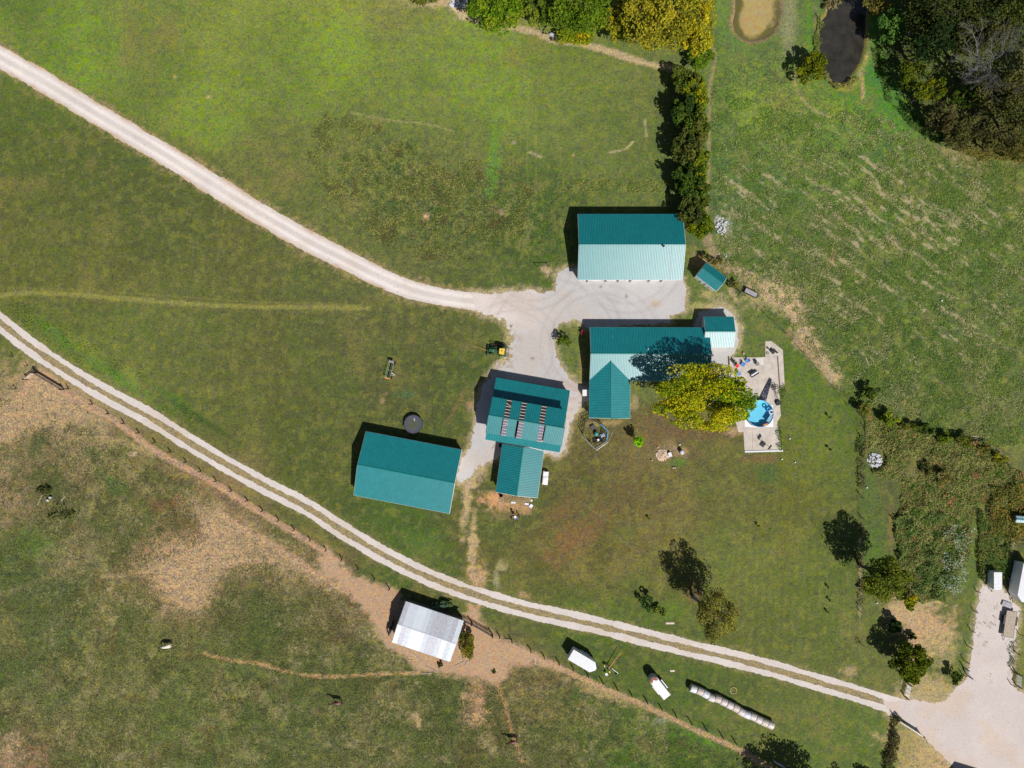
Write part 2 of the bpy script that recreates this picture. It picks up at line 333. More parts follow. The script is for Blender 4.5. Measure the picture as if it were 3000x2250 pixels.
def ground_tone(X, Y):
    C = regional(X, Y); n60 = fbm(X, Y, 60, 21, 4, .6); n25 = fbm(X, Y, 26, 22, 4, .65); n12 = fbm(X, Y, 12, 23, 3, .7); n200 = fbm(X, Y, 220, 24, 3)
    ruff = np.full(X.shape, .95); dry = np.full(X.shape, .12)
    # soft drift of hue
    C = C * (1 + .26 * (n60 - .5) + .26 * (n25 - .5) + .2 * (n12 - .5))[..., None]; C = mixc(C, .35 * sstep(.52, .66, fbm(X, Y, 18, 27, 3, .7)), (132, 132, 66)); C = mixc(C, .2 * sstep(.54, .68, fbm(X, Y, 34, 28, 4, .7)), (72, 96, 42))
    C = mixc(C, .5 * sstep(.54, .75, n60 * .6 + n200 * .4), (128, 118, 66))
    C = mixc(C, .25 * sstep(.56, .74, fbm(X, Y, 120, 31, 4, .6)), (80, 108, 46))
    # pasture in the south-west: dry patches among green
    past = sstep(-12, 25, -(dpoly(X, Y, [(-300,1075),(60,1095),(250,1190),(520,1370),(900,1590),(1130,1735),(1480,1890),(1850,2050),(2250,2240),(2300,2600),(-300,2600)]) - 14))
    ruff += .5 * past
    dry += past * .36 * sstep(.35, .7, n60 * .6 + n200 * .4)
    hz = sstep(900, 1500, Y - .45 * X + 300)
    C = mixc(C, past * .3 * sstep(.50, .66, n25 * .45 + n60 * .3 + n200 * .25), (156, 144, 108))
    C = mixc(C, past * .55 * sstep(.55, .68, fbm(X, Y, 90, 33, 5, .62)), (72, 92, 44))
    C = mixc(C, past * .4 * sstep(.60, .70, fbm(X, Y, 46, 34, 5, .66)), (96, 76, 50))
    C = mixc(C, past * .5 * sstep(.64, .72, fbm(X, Y, 22, 35, 4, .66)), (54, 70, 36))
    # hayfield in the north-east: clumpy, with raked rows of dry hay running down to the right
    ne = sstep(0, 30, -dpoly(X, Y, [(2085,480),(2085,200),(2180,160),(2330,120),(2420,260),(2560,300),(2760,440),(3300,460),(3300,1300),(2900,1330),(2740,1290),(2530,1190),(2460,1130),(2340,1000),(2240,890),(2120,800),(2075,720)]))
    ruff += .55 * ne
    U = X * .80 + Y * .60; Vv = -X * .60 + Y * .80
    rows = fbm(U / 5, Vv, 13, 41, 3, .62); dens = fbm(X, Y, 240, 42, 2)
    reg = np.exp(-(((X - 2630) / 330) ** 2 + ((Y - 640) / 260) ** 2)) + .8 * np.exp(-(((X - 2180) / 110) ** 2 + ((Y - 640) / 190) ** 2)) + .45 * np.exp(-(((X - 2750) / 330) ** 2 + ((Y - 980) / 230) ** 2))
    streak = sstep(.52, .70, rows) * np.clip(reg + .1, 0, 1); C = mixc(C, ne * .30 * streak, (168, 160, 118)); dry += ne * (1.05 * streak + .18 * np.clip(reg, 0, 1))
    C = mixc(C, ne * .3 * sstep(.54, .68, fbm(U / 2, Vv, 30, 43, 4, .65)), (64, 98, 46))
    C = mixc(C, ne * .3 * sstep(.52, .66, fbm(X, Y, 55, 44, 4, .65)), (128, 140, 62))
    # rough weeds in the north paddock
    for (x, y, rx, ry) in [(1130,560,190,150),(1400,640,150,90),(1160,480,90,70),(1330,610,260,120),(1780,545,120,26),(1560,640,90,80)]:
        q = np.exp(-(((X - x) / rx) ** 2 + ((Y - y) / ry) ** 2)); ruff += .5 * q
        C = mixc(C, q * .6 * sstep(.50, .62, n25 * .6 + n12 * .4), (66, 88, 46)); C = mixc(C, q * .5 * sstep(.56, .66, fbm(X, Y, 20, 51, 3)), (134, 134, 74))
    # named patches: x, y, rx, ry, angle, colour, strength
    for (x, y, rx, ry, an, col, st) in [(1445,460,20,110,4,(100,138,54),.9),(1440,525,20,40,0,(88,130,56),.8),(1440,300,40,60,0,(116,142,58),.5),(1650,770,120,200,0,(80,104,46),.0),
        (1565,600,70,26,0,(84,106,48),.5),(1245,635,11,15,0,(196,158,128),.9),(1600,795,20,14,30,(196,168,136),.9),(1453,615,26,10,20,(176,156,120),.7),(1505,418,7,6,0,(176,160,130),.6),(1680,455,5,10,0,(196,160,110),.7),
        (230,90,35,30,0,(118,146,52),.45),(580,290,60,55,20,(122,146,58),.45),(640,375,50,40,40,(110,140,54),.4),(610,283,6,5,0,(190,150,120),.9),(512,223,5,4,0,(190,160,120),.8),
        (1010,130,120,70,10,(120,146,54),.5),(330,1095,190,20,33,(86,128,44),.75),(170,985,110,18,36,(90,122,46),.8),(520,1180,110,16,34,(80,120,46),.6),(250,1010,60,22,36,(126,138,58),.7),(390,1110,45,18,50,(122,136,56),.6),
        (225,965,35,18,40,(70,92,40),.6),(560,1210,90,12,33,(62,84,40),.7),(640,1260,80,10,33,(60,82,40),.6),
        (1240,1590,70,50,20,(84,112,48),.6),(1600,1700,90,50,0,(128,96,60),.0),(1680,1580,130,45,-40,(128,98,64),.8),(1640,1500,60,34,-35,(120,96,62),.7),(1850,1640,120,30,-45,(118,106,66),.5),(1880,1340,150,50,-30,(116,104,66),.5),
        (1960,1290,110,60,30,(112,96,66),.8),(2050,1260,160,40,5,(112,92,66),.7),(1830,1560,40,30,0,(74,100,44),.4),(2240,1360,60,22,0,(92,110,60),.4),(2230,1345,60,14,0,(132,98,72),.6),(2250,1390,50,30,0,(74,100,54),.8),(2560,1220,70,60,0,(80,92,44),.6),
        (2300,1500,26,340,0,(102,106,44),.5),(2380,1240,70,200,-2,(110,118,52),.4),(2350,1100,50,160,-14,(84,112,42),.7),(2700,1830,100,95,0,(188,156,122),1.0),(2640,1790,60,60,0,(186,158,124),.9),(2760,1900,60,60,0,(176,160,116),.5),(2700,1760,90,40,0,(176,156,112),.8),
        (2490,1965,26,20,0,(170,150,112),.8),(2850,1870,40,120,10,(88,112,56),.7),(2690,2050,90,70,-25,(176,158,116),1.0),(2750,2020,60,40,0,(172,154,110),.8),(2700,2210,110,90,30,(178,156,112),1.1),(2650,2170,50,80,0,(150,140,88),.9),(2780,2250,60,40,0,(196,160,122),.8),
        (2985,2050,40,24,20,(206,164,132),.9),(2960,1990,22,60,5,(120,126,66),.5),(3000,1900,14,160,4,(118,124,60),.9),
        (2290,1050,40,40,0,(92,116,52),.0),(2320,885,62,40,50,(186,162,128),.95),(2290,860,70,30,45,(180,160,124),.9),(2350,1010,60,22,48,(184,154,124),.8),(2240,870,70,36,10,(176,160,118),.8),(2420,1090,70,14,47,(168,150,112),.6),
        (2120,660,22,28,-30,(198,198,200),.95),(2160,720,50,40,30,(176,160,128),.6),(2050,760,30,22,30,(176,138,112),.9),(2100,760,30,26,0,(150,130,92),.6),(2085,870,36,20,10,(170,158,110),.8),(2050,900,50,20,0,(168,160,110),.7),(2120,900,50,30,20,(168,156,120),.7),
        (2175,960,12,14,0,(176,170,150),.7),(2150,865,40,10,60,(182,160,124),.8),(2440,750,7,34,8,(176,118,82),.7),(2180,680,60,90,0,(84,108,58),.4),
        (1345,25,40,26,45,(206,182,150),1),(1250,10,70,16,0,(176,160,120),.7),(2530,195,13,50,12,(190,162,110),.95),(2527,260,7,40,0,(184,156,110),.9),(2460,330,90,26,30,(122,140,48),.7),(2200,320,70,60,30,(128,152,52),.6),
        (2310,60,24,80,8,(140,140,104),.7),(2372,90,16,90,-4,(84,130,44),.9),(2560,230,26,70,-30,(66,128,48),.9),(2600,290,60,40,40,(74,126,46),.8),(2120,30,22,60,0,(96,140,52),.6),(2160,120,60,20,40,(90,130,56),.6),
        (2470,258,46,14,0,(150,140,52),.7),(2390,80,10,60,-4,(140,132,84),.6),(2350,160,18,30,0,(128,126,84),.3),(2850,470,60,26,20,(156,140,100),.7),(2770,430,40,30,40,(148,136,96),.6),(2990,480,90,16,5,(156,140,100),.5),
        (1385,1600,15,120,2,(192,166,128),.85),(1368,1480,15,90,8,(188,164,126),.85),(1395,1690,34,50,-5,(196,160,126),.8),(1455,1700,12,30,0,(196,186,160),.4),(1470,1660,24,20,0,(170,160,118),.7),(1450,1780,8,8,0,DIRT,.0),(1540,1746,26,10,15,(186,150,116),.7),
        (1380,1380,40,60,20,(196,170,140),.7),(1460,1470,60,26,10,(196,150,112),1.1),(1500,1480,60,26,12,(190,146,110),.9),(1540,1490,24,14,0,(176,140,104),.8),(1480,1500,60,30,0,(150,128,90),.4),(1432,1315,26,18,0,(146,140,76),1.1),
        (1376,1190,14,20,0,(176,140,108),.9),(1335,1195,8,60,28,(132,104,72),.55),(1130,1152,10,6,0,(150,118,90),.8),(1120,1175,9,7,0,(160,134,100),.7),(1185,1155,40,12,5,(78,108,72),.7),(1080,1130,40,8,0,(118,88,62),.0),
        (1468,1075,34,24,-30,(196,184,150),.8),(1520,1010,26,90,0,(196,180,160),.0),(1485,985,14,60,0,(170,160,110),.5),(1700,1190,26,16,30,(178,160,110),.7),(1860,1180,14,26,0,(176,150,120),.5),(1760,1240,60,8,-3,(176,150,110),.6),
        (1705,1060,12,70,0,(150,126,84),.6),(1450,1005,30,60,0,(96,110,52),.3),(1940,1330,40,26,0,(132,118,84),.7),(1955,1312,30,26,0,(150,134,98),.5),(1985,1355,24,16,0,(84,122,44),.8),(1994,1322,22,18,30,(170,140,112),.8),
        (2150,1265,30,16,0,(190,160,126),.7),(2050,1245,90,30,10,(108,84,60),.7),(2030,1740,30,40,0,(120,96,70),.7),(1960,1790,60,40,0,(96,122,44),.7),(2145,1960,14,12,0,DIRT,.0),
        (390,1330,14,9,0,(200,168,136),.9),(120,1130,120,60,30,(178,148,118),.85),(60,1200,80,90,0,(170,142,108),.7),(250,1170,90,40,30,(168,140,104),.7),(60,1160,40,60,0,(150,128,92),.6),(110,1310,36,46,0,(76,92,52),.8),(140,1420,90,70,20,(66,80,42),.7),(330,1420,60,30,40,(70,104,50),.7),
        (560,1600,120,60,10,(176,144,114),.85),(510,1700,70,90,10,(172,142,112),.8),(590,1740,50,90,-20,(170,140,108),.8),(640,1560,90,40,30,(172,140,112),.8),(470,1480,50,24,0,(110,84,54),.8),(530,1530,60,40,0,(104,86,58),.7),(720,1600,60,22,30,(84,84,54),.6),(860,1640,80,30,33,(104,92,58),.5),
        (650,1820,80,60,20,(82,90,48),.7),(720,1760,120,60,20,(78,92,48),.6),(900,1800,120,90,20,(96,96,60),.5),(150,1700,120,90,-20,(78,90,56),.7),(100,1800,100,60,0,(84,94,54),.5),(30,1850,40,60,0,(126,118,70),.6),(110,1600,90,60,20,(92,116,50),.7),
        (200,1950,20,30,0,(160,140,92),.5),(450,2025,24,20,0,(150,138,104),.6),(20,2200,70,60,20,(166,140,112),.9),(350,2220,30,14,0,(150,138,108),.6),(1385,2090,50,40,20,(196,158,120),.9),(1390,2035,30,50,0,(178,140,110),.9),(1375,2080,34,20,-10,(110,92,80),.7),(1370,2115,30,12,10,(128,112,104),.6),
        (1215,2100,24,12,30,(184,158,120),.8),(1230,2125,10,16,0,(184,158,120),.8),(1420,2170,30,30,0,(160,142,104),.7),(1440,2195,20,14,0,(164,148,110),.6),(1360,2030,14,20,0,(190,164,128),.5),(1620,2090,120,40,25,(132,120,76),.6),(1700,2140,60,30,20,(80,104,40),.6),(1290,2225,20,12,0,(160,146,112),.6),
        (1000,2010,110,30,4,(84,90,46),.6),(1240,2020,60,24,0,(82,86,46),.6),(1940,2110,26,12,0,(150,150,130),.6),(2040,2150,90,26,24,(84,126,44),.6),(1620,1960,60,24,20,(126,114,70),.6),(1760,2030,110,14,22,(176,150,110),.7),(1560,1930,46,26,20,(150,130,90),.6),(1500,1960,40,26,0,(120,106,70),.6),
        (2680,1330,12,10,0,(196,180,150),.5),(2550,1460,26,90,0,(84,108,54),.8),(2560,1640,44,110,0,(84,112,48),.9),(2570,1840,40,60,0,(96,112,52),.7),(2520,1700,8,120,0,(176,150,120),.6),(2610,1560,10,80,0,(140,112,76),.5),(2850,1500,60,180,0,(104,112,50),.6),(2850,1640,40,160,0,(92,114,48),.7)]:
        if st <= 0: continue
        a = math.radians(an); ca, sa = math.cos(a), math.sin(a); dx = X - x; dy = Y - y
        r = np.hypot((dx * ca + dy * sa) / rx, (-dx * sa + dy * ca) / ry)
        msk = sstep(0, 1, (1.25 - r) * 1.1 + (n12 - .5) * 1.5 + (n25 - .5) * 1.2)
        C = mixc(C, msk * st * .95 * (r < 2.2), col)
    # lines worn into the grass
    def stroke(pts, w, col, st, soft=.5, brk=1.0, n=5):
        nonlocal C
        p = smooth_line(pts, n); bx = [q[0] for q in p]; by = [q[1] for q in p]
        sel = (X > min(bx) - 60) & (X < max(bx) + 60) & (Y > min(by) - 60) & (Y < max(by) + 60)
        if not sel.any(): return
        d = np.full(X.shape, 1e6); d[sel] = dline(X[sel], Y[sel], p)
        m = sstep(1 + soft, 1 - soft, d / w + (n12 - .5) * 1.3 * brk + (n25 - .5) * .9 * brk)
        C = mixc(C, m * st, col)
    stroke([(-100,880),(0,868),(60,858),(200,862),(360,875),(550,890),(720,898),(900,900),(1080,903)], 7, (142,140,74), .75)
    stroke([(0,845),(150,846),(400,860),(700,882),(1000,890)], 3, (134,130,72), .4); stroke([(0,888),(200,880),(420,892),(720,912),(1050,918)], 3, (120,116,68), .35)
    stroke([(1030,330),(1090,343),(1160,355),(1250,363),(1330,385)], 2.5, (168,158,112), .45); stroke([(1550,445),(1585,460)], 3, (184,170,136), .7); stroke([(1785,447),(1830,437),(1855,415)], 3, (184,170,136), .7); stroke([(1890,350),(1893,400)], 3, (178,168,134), .6)
    for x in (1310,1368,1550,1575): stroke([(x,200),(x-6,420),(x-2,640)], 2, (126,140,74), .35)
    # mown stripes in the east lawn
    lawn = sstep(0, 40, -dpoly(X, Y, [(2290,1000),(2310,950),(2510,1230),(2512,1900),(2300,1960),(2150,1900),(2100,1500),(2290,1330)]))
    C = C * (1 + lawn * .045 * np.sin((X + .06 * Y) / 17 * 2 * math.pi / 1.4))[..., None]
    stroke([(1790,1560),(1880,1620),(1960,1600),(2010,1520),(1960,1470)], 3, (130,126,78), .35); stroke([(1700,1470),(1800,1530),(1900,1500),(1990,1540)], 3, (128,122,78), .35)
    stroke([(2170,800),(2240,850),(2310,895),(2352,960),(2400,1040),(2440,1100)], 20, (184,160,128), .8, .5, 1.7); stroke([(2075,700),(2100,760),(2170,800)], 14, (178,150,120), .55, .5, 1.7)
    # bare strip by the north trees
    stroke([(1230,5),(1330,12),(1400,60),(1480,78),(1560,92),(1620,115),(1720,132),(1800,155),(1880,182),(2000,205)], 9, (186,164,130), .9)
    stroke([(2075,130),(2095,165),(2078,260),(2078,330),(2076,520),(2070,640),(2085,720)], 5, (160,140,108), .6)
    # tractor tracks by the ponds
    stroke([(2325,215),(2330,250),(2350,290),(2390,325),(2440,345)], 4, (168,150,116), .6); stroke([(2310,0),(2318,60),(2310,150)], 18, (138,142,104), .5)
    # lane: verge and the middle strip between the wheel tracks
    stroke(LANE, 27, (138,128,86), .7, .35); stroke(LANE, 12, (154,138,106), .9, .3); stroke(ROAD, 36, (150,134,96), .75, .15)
    # fence path and cattle trails
    stroke([(60,1165),(100,1105),(150,1110),(181,1143),(271,1193),(362,1252),(452,1320),(542,1369),(633,1419),(741,1488),(859,1559),(1000,1649)], 9, (184,148,122), .95, .3, .7)
    stroke([(640,1500),(723,1559),(814,1606),(904,1667),(1000,1721),(1040,1750)], 11, (178,144,118), .85)
    stroke([(560,1652),(640,1655),(720,1642),(800,1646)], 6, (182,148,118), .75); stroke([(300,1690),(400,1682),(440,1672)], 6, (174,146,112), .5)
    stroke([(200,1285),(320,1285),(400,1310),(450,1335)], 8, (160,142,100), .7); stroke([(0,1290),(60,1270),(130,1240),(240,1215)], 10, (164,140,108), .6)
    stroke([(600,1915),(680,1935),(760,1945),(850,1970),(920,1980),(1000,1982),(1100,1975),(1230,1972)], 5, (182,148,104), .85, .4)
    stroke([(1455,1990),(1463,2025),(1480,2060),(1490,2110),(1500,2145),(1512,2180),(1530,2230)], 5, (190,146,104), .85, .4)
    stroke([(1500,1900),(1590,1935),(1680,1975),(1790,2025),(1900,2072),(1980,2112),(2060,2150),(2150,2190),(2230,2235),(2320,2290)], 8, (182,150,116), .9, .35, .8)
    stroke([(0,1745),(140,1690),(220,1650)], 8, (150,132,100), .3); stroke([(820,1540),(980,1560)], 3, DIRT, .0)
    stroke([(2610,2100),(2600,2180),(2597,2260)], 6, (160,138,100), .6)
    for pl, st in DUST:
        m = sstep(40, -36, dpoly(X, Y, pl) + (n25 - .5) * 50 + (n12 - .5) * 34 + (n60 - .5) * 70); C = mixc(C, m * st, (184, 156, 124)); dry = dry * (1 - m * .6)
    # packed earth round the grey barn
    m = sstep(10, -14, dpoly(X, Y, BARN_DIRT) + (n12 - .5) * 26 + (n25 - .5) * 22)
    C = mixc(C, m * .97, (184, 151, 124)); C = C * (1 + m * .12 * (n60 - .5))[..., None]; ruff = ruff * (1 - .6 * m)
    # soil below the woods
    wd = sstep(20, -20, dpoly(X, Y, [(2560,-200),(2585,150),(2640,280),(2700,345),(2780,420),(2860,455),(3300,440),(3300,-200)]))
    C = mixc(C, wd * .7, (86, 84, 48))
    # banks
    for pd, w, c in ((POND_A, 14, (150, 128, 98)), (POND_B, 12, (128, 122, 70))):
        d = dpoly(X, Y, pd); C = mixc(C, sstep(w, 0, d + (n12 - .5) * 16), c)
    # gravel thins out into the grass
    for pl in (YARD, RGRAV, CGRAV):
        C = mixc(C, .8 * sstep(20, 0, dpoly(X, Y, pl) + (n12 - .5) * 24 + (n25 - .5) * 16), (176, 160, 128))
    gr = (C * np.array([.3, .6, .1])).sum(-1, keepdims=True); C = (C * .90 + gr * .10 * np.array([1.10, 1.0, .62])) * np.array([1.12, 1.09, 1.02])
    far = sstep(300, 900, np.maximum(np.maximum(-X, X - 3000), np.maximum(-Y, Y - 2250)))[..., None]; C = C * (1 - far) + np.array(lin((104, 112, 60))) * far
    return C / EXPO, ruff, dry
def build_ground():
    gx = np.concatenate([[-30000, -9000, -3500, -2000, -1400, -1000, -800, -600, -450, -300, -220], np.arange(-150, 3151, 4.4), [3350, 3700, 4500, 6500, 12000, 33000]])
    gy = np.concatenate([[-30000, -9000, -3500, -2000, -1400, -1000, -800, -600, -450, -300, -220], np.arange(-130, 2381, 4.4), [2600, 3000, 3700, 5700, 11000, 32000]])
    X, Y = np.meshgrid(gx, gy); C, ruff, dry = ground_tone(X, Y)
    Z = np.zeros(X.shape)
    for pd in (POND_A, POND_B): Z -= .9 * sstep(6, -16, dpoly(X, Y, pd))
    V = np.stack([(X - 1500) * S, (1125 - Y) * S, Z], -1).reshape(-1, 3)
    ny, nx = X.shape; i = np.arange(ny * nx).reshape(ny, nx)
    q = np.stack([i[1:, :-1], i[1:, 1:], i[:-1, 1:], i[:-1, :-1]], -1).reshape(-1, 4)
    me = bpy.data.meshes.new('ground'); me.vertices.add(len(V)); me.vertices.foreach_set('co', V.astype(np.float32).ravel())
    me.loops.add(q.size); me.loops.foreach_set('vertex_index', q.astype(np.int32).ravel()); me.polygons.add(len(q)); me.polygons.foreach_set('loop_start', np.arange(0, q.size, 4, dtype=np.int32)); me.update(calc_edges=True)
    c = np.ones((len(V), 4), np.float32); c[:, :3] = C.reshape(-1, 3)
    me.attributes.new('tone', 'FLOAT_COLOR', 'POINT').data.foreach_set('color', c.ravel())
    me.attributes.new('ruff', 'FLOAT', 'POINT').data.foreach_set('value', ruff.astype(np.float32).ravel())
    me.attributes.new('dry', 'FLOAT', 'POINT').data.foreach_set('value', dry.astype(np.float32).ravel())
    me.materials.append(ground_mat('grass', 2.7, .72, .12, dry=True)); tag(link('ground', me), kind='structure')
build_ground()
# ---- gravel
GRAV = ground_mat('gravel', 3.4, .13, .02, speck=alb((146, 124, 104)), speckamt=.6)
def rag(X, Y, a, b): return (fbm(X, Y, 9, 61, 3, .7) - .5) * a + (fbm(X, Y, 40, 62, 2) - .5) * b
def flat_tone(base, tint, wlen=60, seed=70):
    def f(x, y):
        n = fbm(x, y, wlen, seed, 4, .6)[:, None]; m = sstep(.52, .68, fbm(x, y, 90, seed + 1, 4, .6))[:, None]
        return (np.array(lin(base)) * (1 + .2 * (n - .5)) * (1 - m * .4) + np.array(lin(tint)) * m * .4) / EXPO
    return f
def road_tone(x, y):
    d = dline(x, y, ROAD); c = flat_tone((228, 218, 211), (220, 202, 186))(x, y)
    m = sstep(22, 31, d + (fbm(x, y, 30, 77) - .5) * 12)[:, None]; c = c * (1 - m) + np.array(alb((206, 180, 156))) * m
    t = (np.exp(-((d - 13) / 5) ** 2) * .12)[:, None]; wob = (.5 + fbm(x, y, 130, 66, 2))[:, None]; return c * (1 + t * wob - .12 * wob * np.exp(-((d - 3) / 3.5) ** 2)[:, None] - .08 * np.exp(-((d - 23) / 4) ** 2)[:, None])
def yard_tone(x, y):
    a = flat_tone((198, 194, 193), (202, 186, 172))(x, y); b = flat_tone((226, 216, 209), (216, 198, 184))(x, y)
    m = sstep(1640, 1420, x + (fbm(x, y, 70, 78) - .5) * 160)[:, None] * sstep(1010, 930, y)[:, None]; c = a * (1 - m) + b * m
    r = np.exp(-(((x - 1490) / 70) ** 2 + ((y - 880) / 40) ** 2))[:, None] * .5; c = c * (1 - r) + np.array(alb((206, 184, 172))) * r
    w = (sstep(1540, 1480, x + (fbm(x, y, 30, 79) - .5) * 60) * sstep(930, 970, y) * sstep(1110, 1080, y))[:, None] * .6 * sstep(.42, .6, fbm(x, y, 11, 74, 3, .7))[:, None]; c = c * (1 - w) + np.array(alb((170, 148, 122))) * w
    for (ax, ay, R_) in ((1500, 1030, 120), (1620, 1000, 180), (1760, 1010, 150), (1560, 760, 120), (1840, 760, 130)):   # tyre arcs
        for dd in (0, 27): q = np.exp(-((np.hypot(x - ax, y - ay) - R_ - dd) / 4.5) ** 2)[:, None] * .09 * (.4 + fbm(x, y, 90, 67, 2))[:, None]; c = c * (1 - q)
    for (ax, ay, rx, ry, k) in ((1920, 890, 16, 10, (196, 164, 132)), (1760, 840, 5, 4, (120, 112, 108)), (1835, 868, 4, 6, (128, 118, 112)), (1560, 1050, 6, 4, (130, 120, 112))): q = np.exp(-(((x - ax) / rx) ** 2 + ((y - ay) / ry) ** 2))[:, None] * .8; c = c * (1 - q) + np.array(alb(k)) * q
    e = (sstep(1600, 1640, x) * sstep(1050, 1090, y) * .4 * sstep(.45, .6, fbm(x, y, 14, 75, 3)))[:, None]; return c * (1 - e) + np.array(alb((196, 160, 134))) * e
iso_sheet('driveway', lambda X, Y: dline(X, Y, ROAD) - 31 + 5 * sstep(900, 1300, X) + rag(X, Y, 7, 6), (-1000, -450, 1540, 960), .006, GRAV, road_tone)
iso_sheet('gravel_yard', lambda X, Y: dpoly(X, Y, YARD) + rag(X, Y, 16, 10) + np.where((X < 1530) & (Y > 930) & (Y < 1110), (fbm(X, Y, 12, 90, 3, .7) - .44) * 55 * sstep(1540, 1500, X), 0), (1300, 740, 2040, 1440), .011, GRAV, yard_tone)
iso_sheet('gravel_path', lambda X, Y: dpoly(X, Y, CGRAV) + rag(X, Y, 10, 6), (2010, 880, 2180, 1130), .006, GRAV, flat_tone((198, 196, 192), (204, 184, 160)))
iso_sheet('gravel_lot', lambda X, Y: dpoly(X, Y, RGRAV) + rag(X, Y, 14, 10) + np.where((Y < 2000), (fbm(X, Y, 11, 92, 3, .7) < .30) * 9.0, 0), (2560, 1680, 3180, 2400), .006, GRAV, flat_tone((214, 202, 196), (216, 190, 164)))
iso_sheet('two_track_lane', lambda X, Y: np.maximum(np.abs(dline(X, Y, LANE) - 16.5) - 8.6 + (fbm(X, Y, 110, 65, 3) - .5) * 7 + rag(X, Y, 6, 4), -dpoly(X, Y, RGRAV) - 3 + rag(X, Y, 10, 0)), (-900, 230, 2690, 2120), .011, GRAV, flat_tone((220, 210, 203), (208, 190, 170), 40, 80))
# ---- ponds
def water(name, pd, z, m, tone, bb): return iso_sheet(name, lambda X, Y: dpoly(X, Y, pd) - 1, bb, z, m, tone, 3)
wm = mat('pond_water', (.034, .031, .025), .08, 0, .2, .6, .01, .5)
water('pond_water', POND_B, -.35, wm, lambda x, y: np.tile((.02, .02, .02), (len(x), 1)), (2380, -110, 2570, 260))
def algae(x, y):
    d = dpoly(x, y, POND_A); n = fbm(x, y, 26, 95, 4, .6)
    edge = sstep(-26, -6, d + (n - .5) * 34 + 9 * sstep(2190, 2160, x))[:, None]
    c = np.array(alb((178, 156, 102))) * (1 + .18 * (fbm(x, y, 8, 96) - .5))[:, None]
    return c * (1 - edge) + np.array(alb((104, 100, 58))) * edge
am = ground_mat('algae', 4, .05, .01, .5)
water('algae_pond', POND_A, -.3, am, algae, (2130, -80, 2300, 130))
# ================================================================= BUILDINGS
def roof_metal(name, col, rough, var=.05, spec=.5):
    return mat(name, col, rough, .0, var, .9, 0, spec)
TEAL = roof_metal('teal_roof_metal', (.003, .190, .205), .43, .06, 1.0)
WHITE = mat('white_siding', (.62, .62, .60), .6, 0, .05, 1.2)
CREAM = mat('cream_siding', (.55, .53, .48), .6, 0, .05, 1.2)
TRIM = mat('white_trim', (.70, .70, .68), .5, 0, .03, 2)
RIDGE = mat('teal_ridge', (.010, .19, .175), .45, 0, .04, 1)
GLASS = mat('window_glass', (.02, .03, .045), .1, 0, .1, 1)
DARKM = mat('dark_steel', (.03, .03, .033), .5, .3, .2, 6)
WOOD = mat('weathered_wood', (.20, .15, .11), .85, 0, .25, 6)
BOARD = mat('pale_board', (.42, .34, .25), .85, 0, .2, 5)
_sheet = {}
def sheet_mesh(w, L, m, ribs, rh):
    key = (round(w, 3), round(L, 2), m.name, ribs)
    if key in _sheet: return _sheet[key]
    pr = [(0, 0)]
    for i in range(ribs):
        c = (i + .5) * w / ribs; pr += [(c - .07, 0), (c - .03, rh), (c + .03, rh), (c + .07, 0)]
    pr += [(w, 0)]; b = MB(); n = len(pr)
    b.v = [(x, y, z) for y in (0, L) for x, z in pr] + [(x, y, -.02) for y in (0, L) for x in (0, w)]
    b.f = [(i, i + 1, n + i + 1, n + i) for i in range(n - 1)] + [(2 * n, 2 * n + 2, 2 * n + 3, 2 * n + 1), (0, n, 2 * n + 2, 2 * n), (n - 1, 2 * n + 1, 2 * n + 3, 2 * n - 1)]
    b.f += [tuple([2 * n, 2 * n + 1] + list(range(n - 1, -1, -1))), tuple([2 * n + 2] + list(range(n, 2 * n)) + [2 * n + 3])]
    _sheet[key] = b.mesh('roof_sheet', m); return _sheet[key]
def slope(root, e0, e1, r0, r1, m, w=.915, skip=(), ribs=3, rh=.06, mats=None):
    """ribbed sheets from the eave e0-e1 up to the ridge r0-r1"""
    u = (e1 - e0); n = max(1, round(u.length / w)); ww = u.length / n; ux = u.normalized(); up = (r0 - e0); up = (up - ux * up.dot(ux)); L = up.length; uy = up.normalized(); uz = ux.cross(uy)
    flip = uz.z < 0
    rr = random.Random(int(L * 100) + n)
    for i in range(n):
        if any(a <= (i + .5) / n <= b for a, b in skip): continue
        mm = mats[i % len(mats)] if mats else m
        base = e0 + ux * ww * (i + (1 if flip else 0)); X = -ux if flip else ux; Z = X.cross(uy)
        M = Matrix((X, uy, Z)).transposed().to_4x4(); M.translation = base - root.location + Z * (.0015 * (i % 2))
        link('roof_sheet', sheet_mesh(ww - .004, L, mm, ribs, rh), root, M)
    return ux, uy, ux.cross(uy) * (-1 if flip else 1)
def wallbox(root, c, hs, inset, m, name='wall'):
    """walls under a gable roof; c = eave corners a,b,d,e with ridge along a-b; ridge height hr"""
    pass
def quadpt(c, s, t):   # bilinear on the eave rectangle
    a, b, d, e = c; return (a * (1 - s) + b * s) * (1 - t) + (e * (1 - s) + d * s) * t
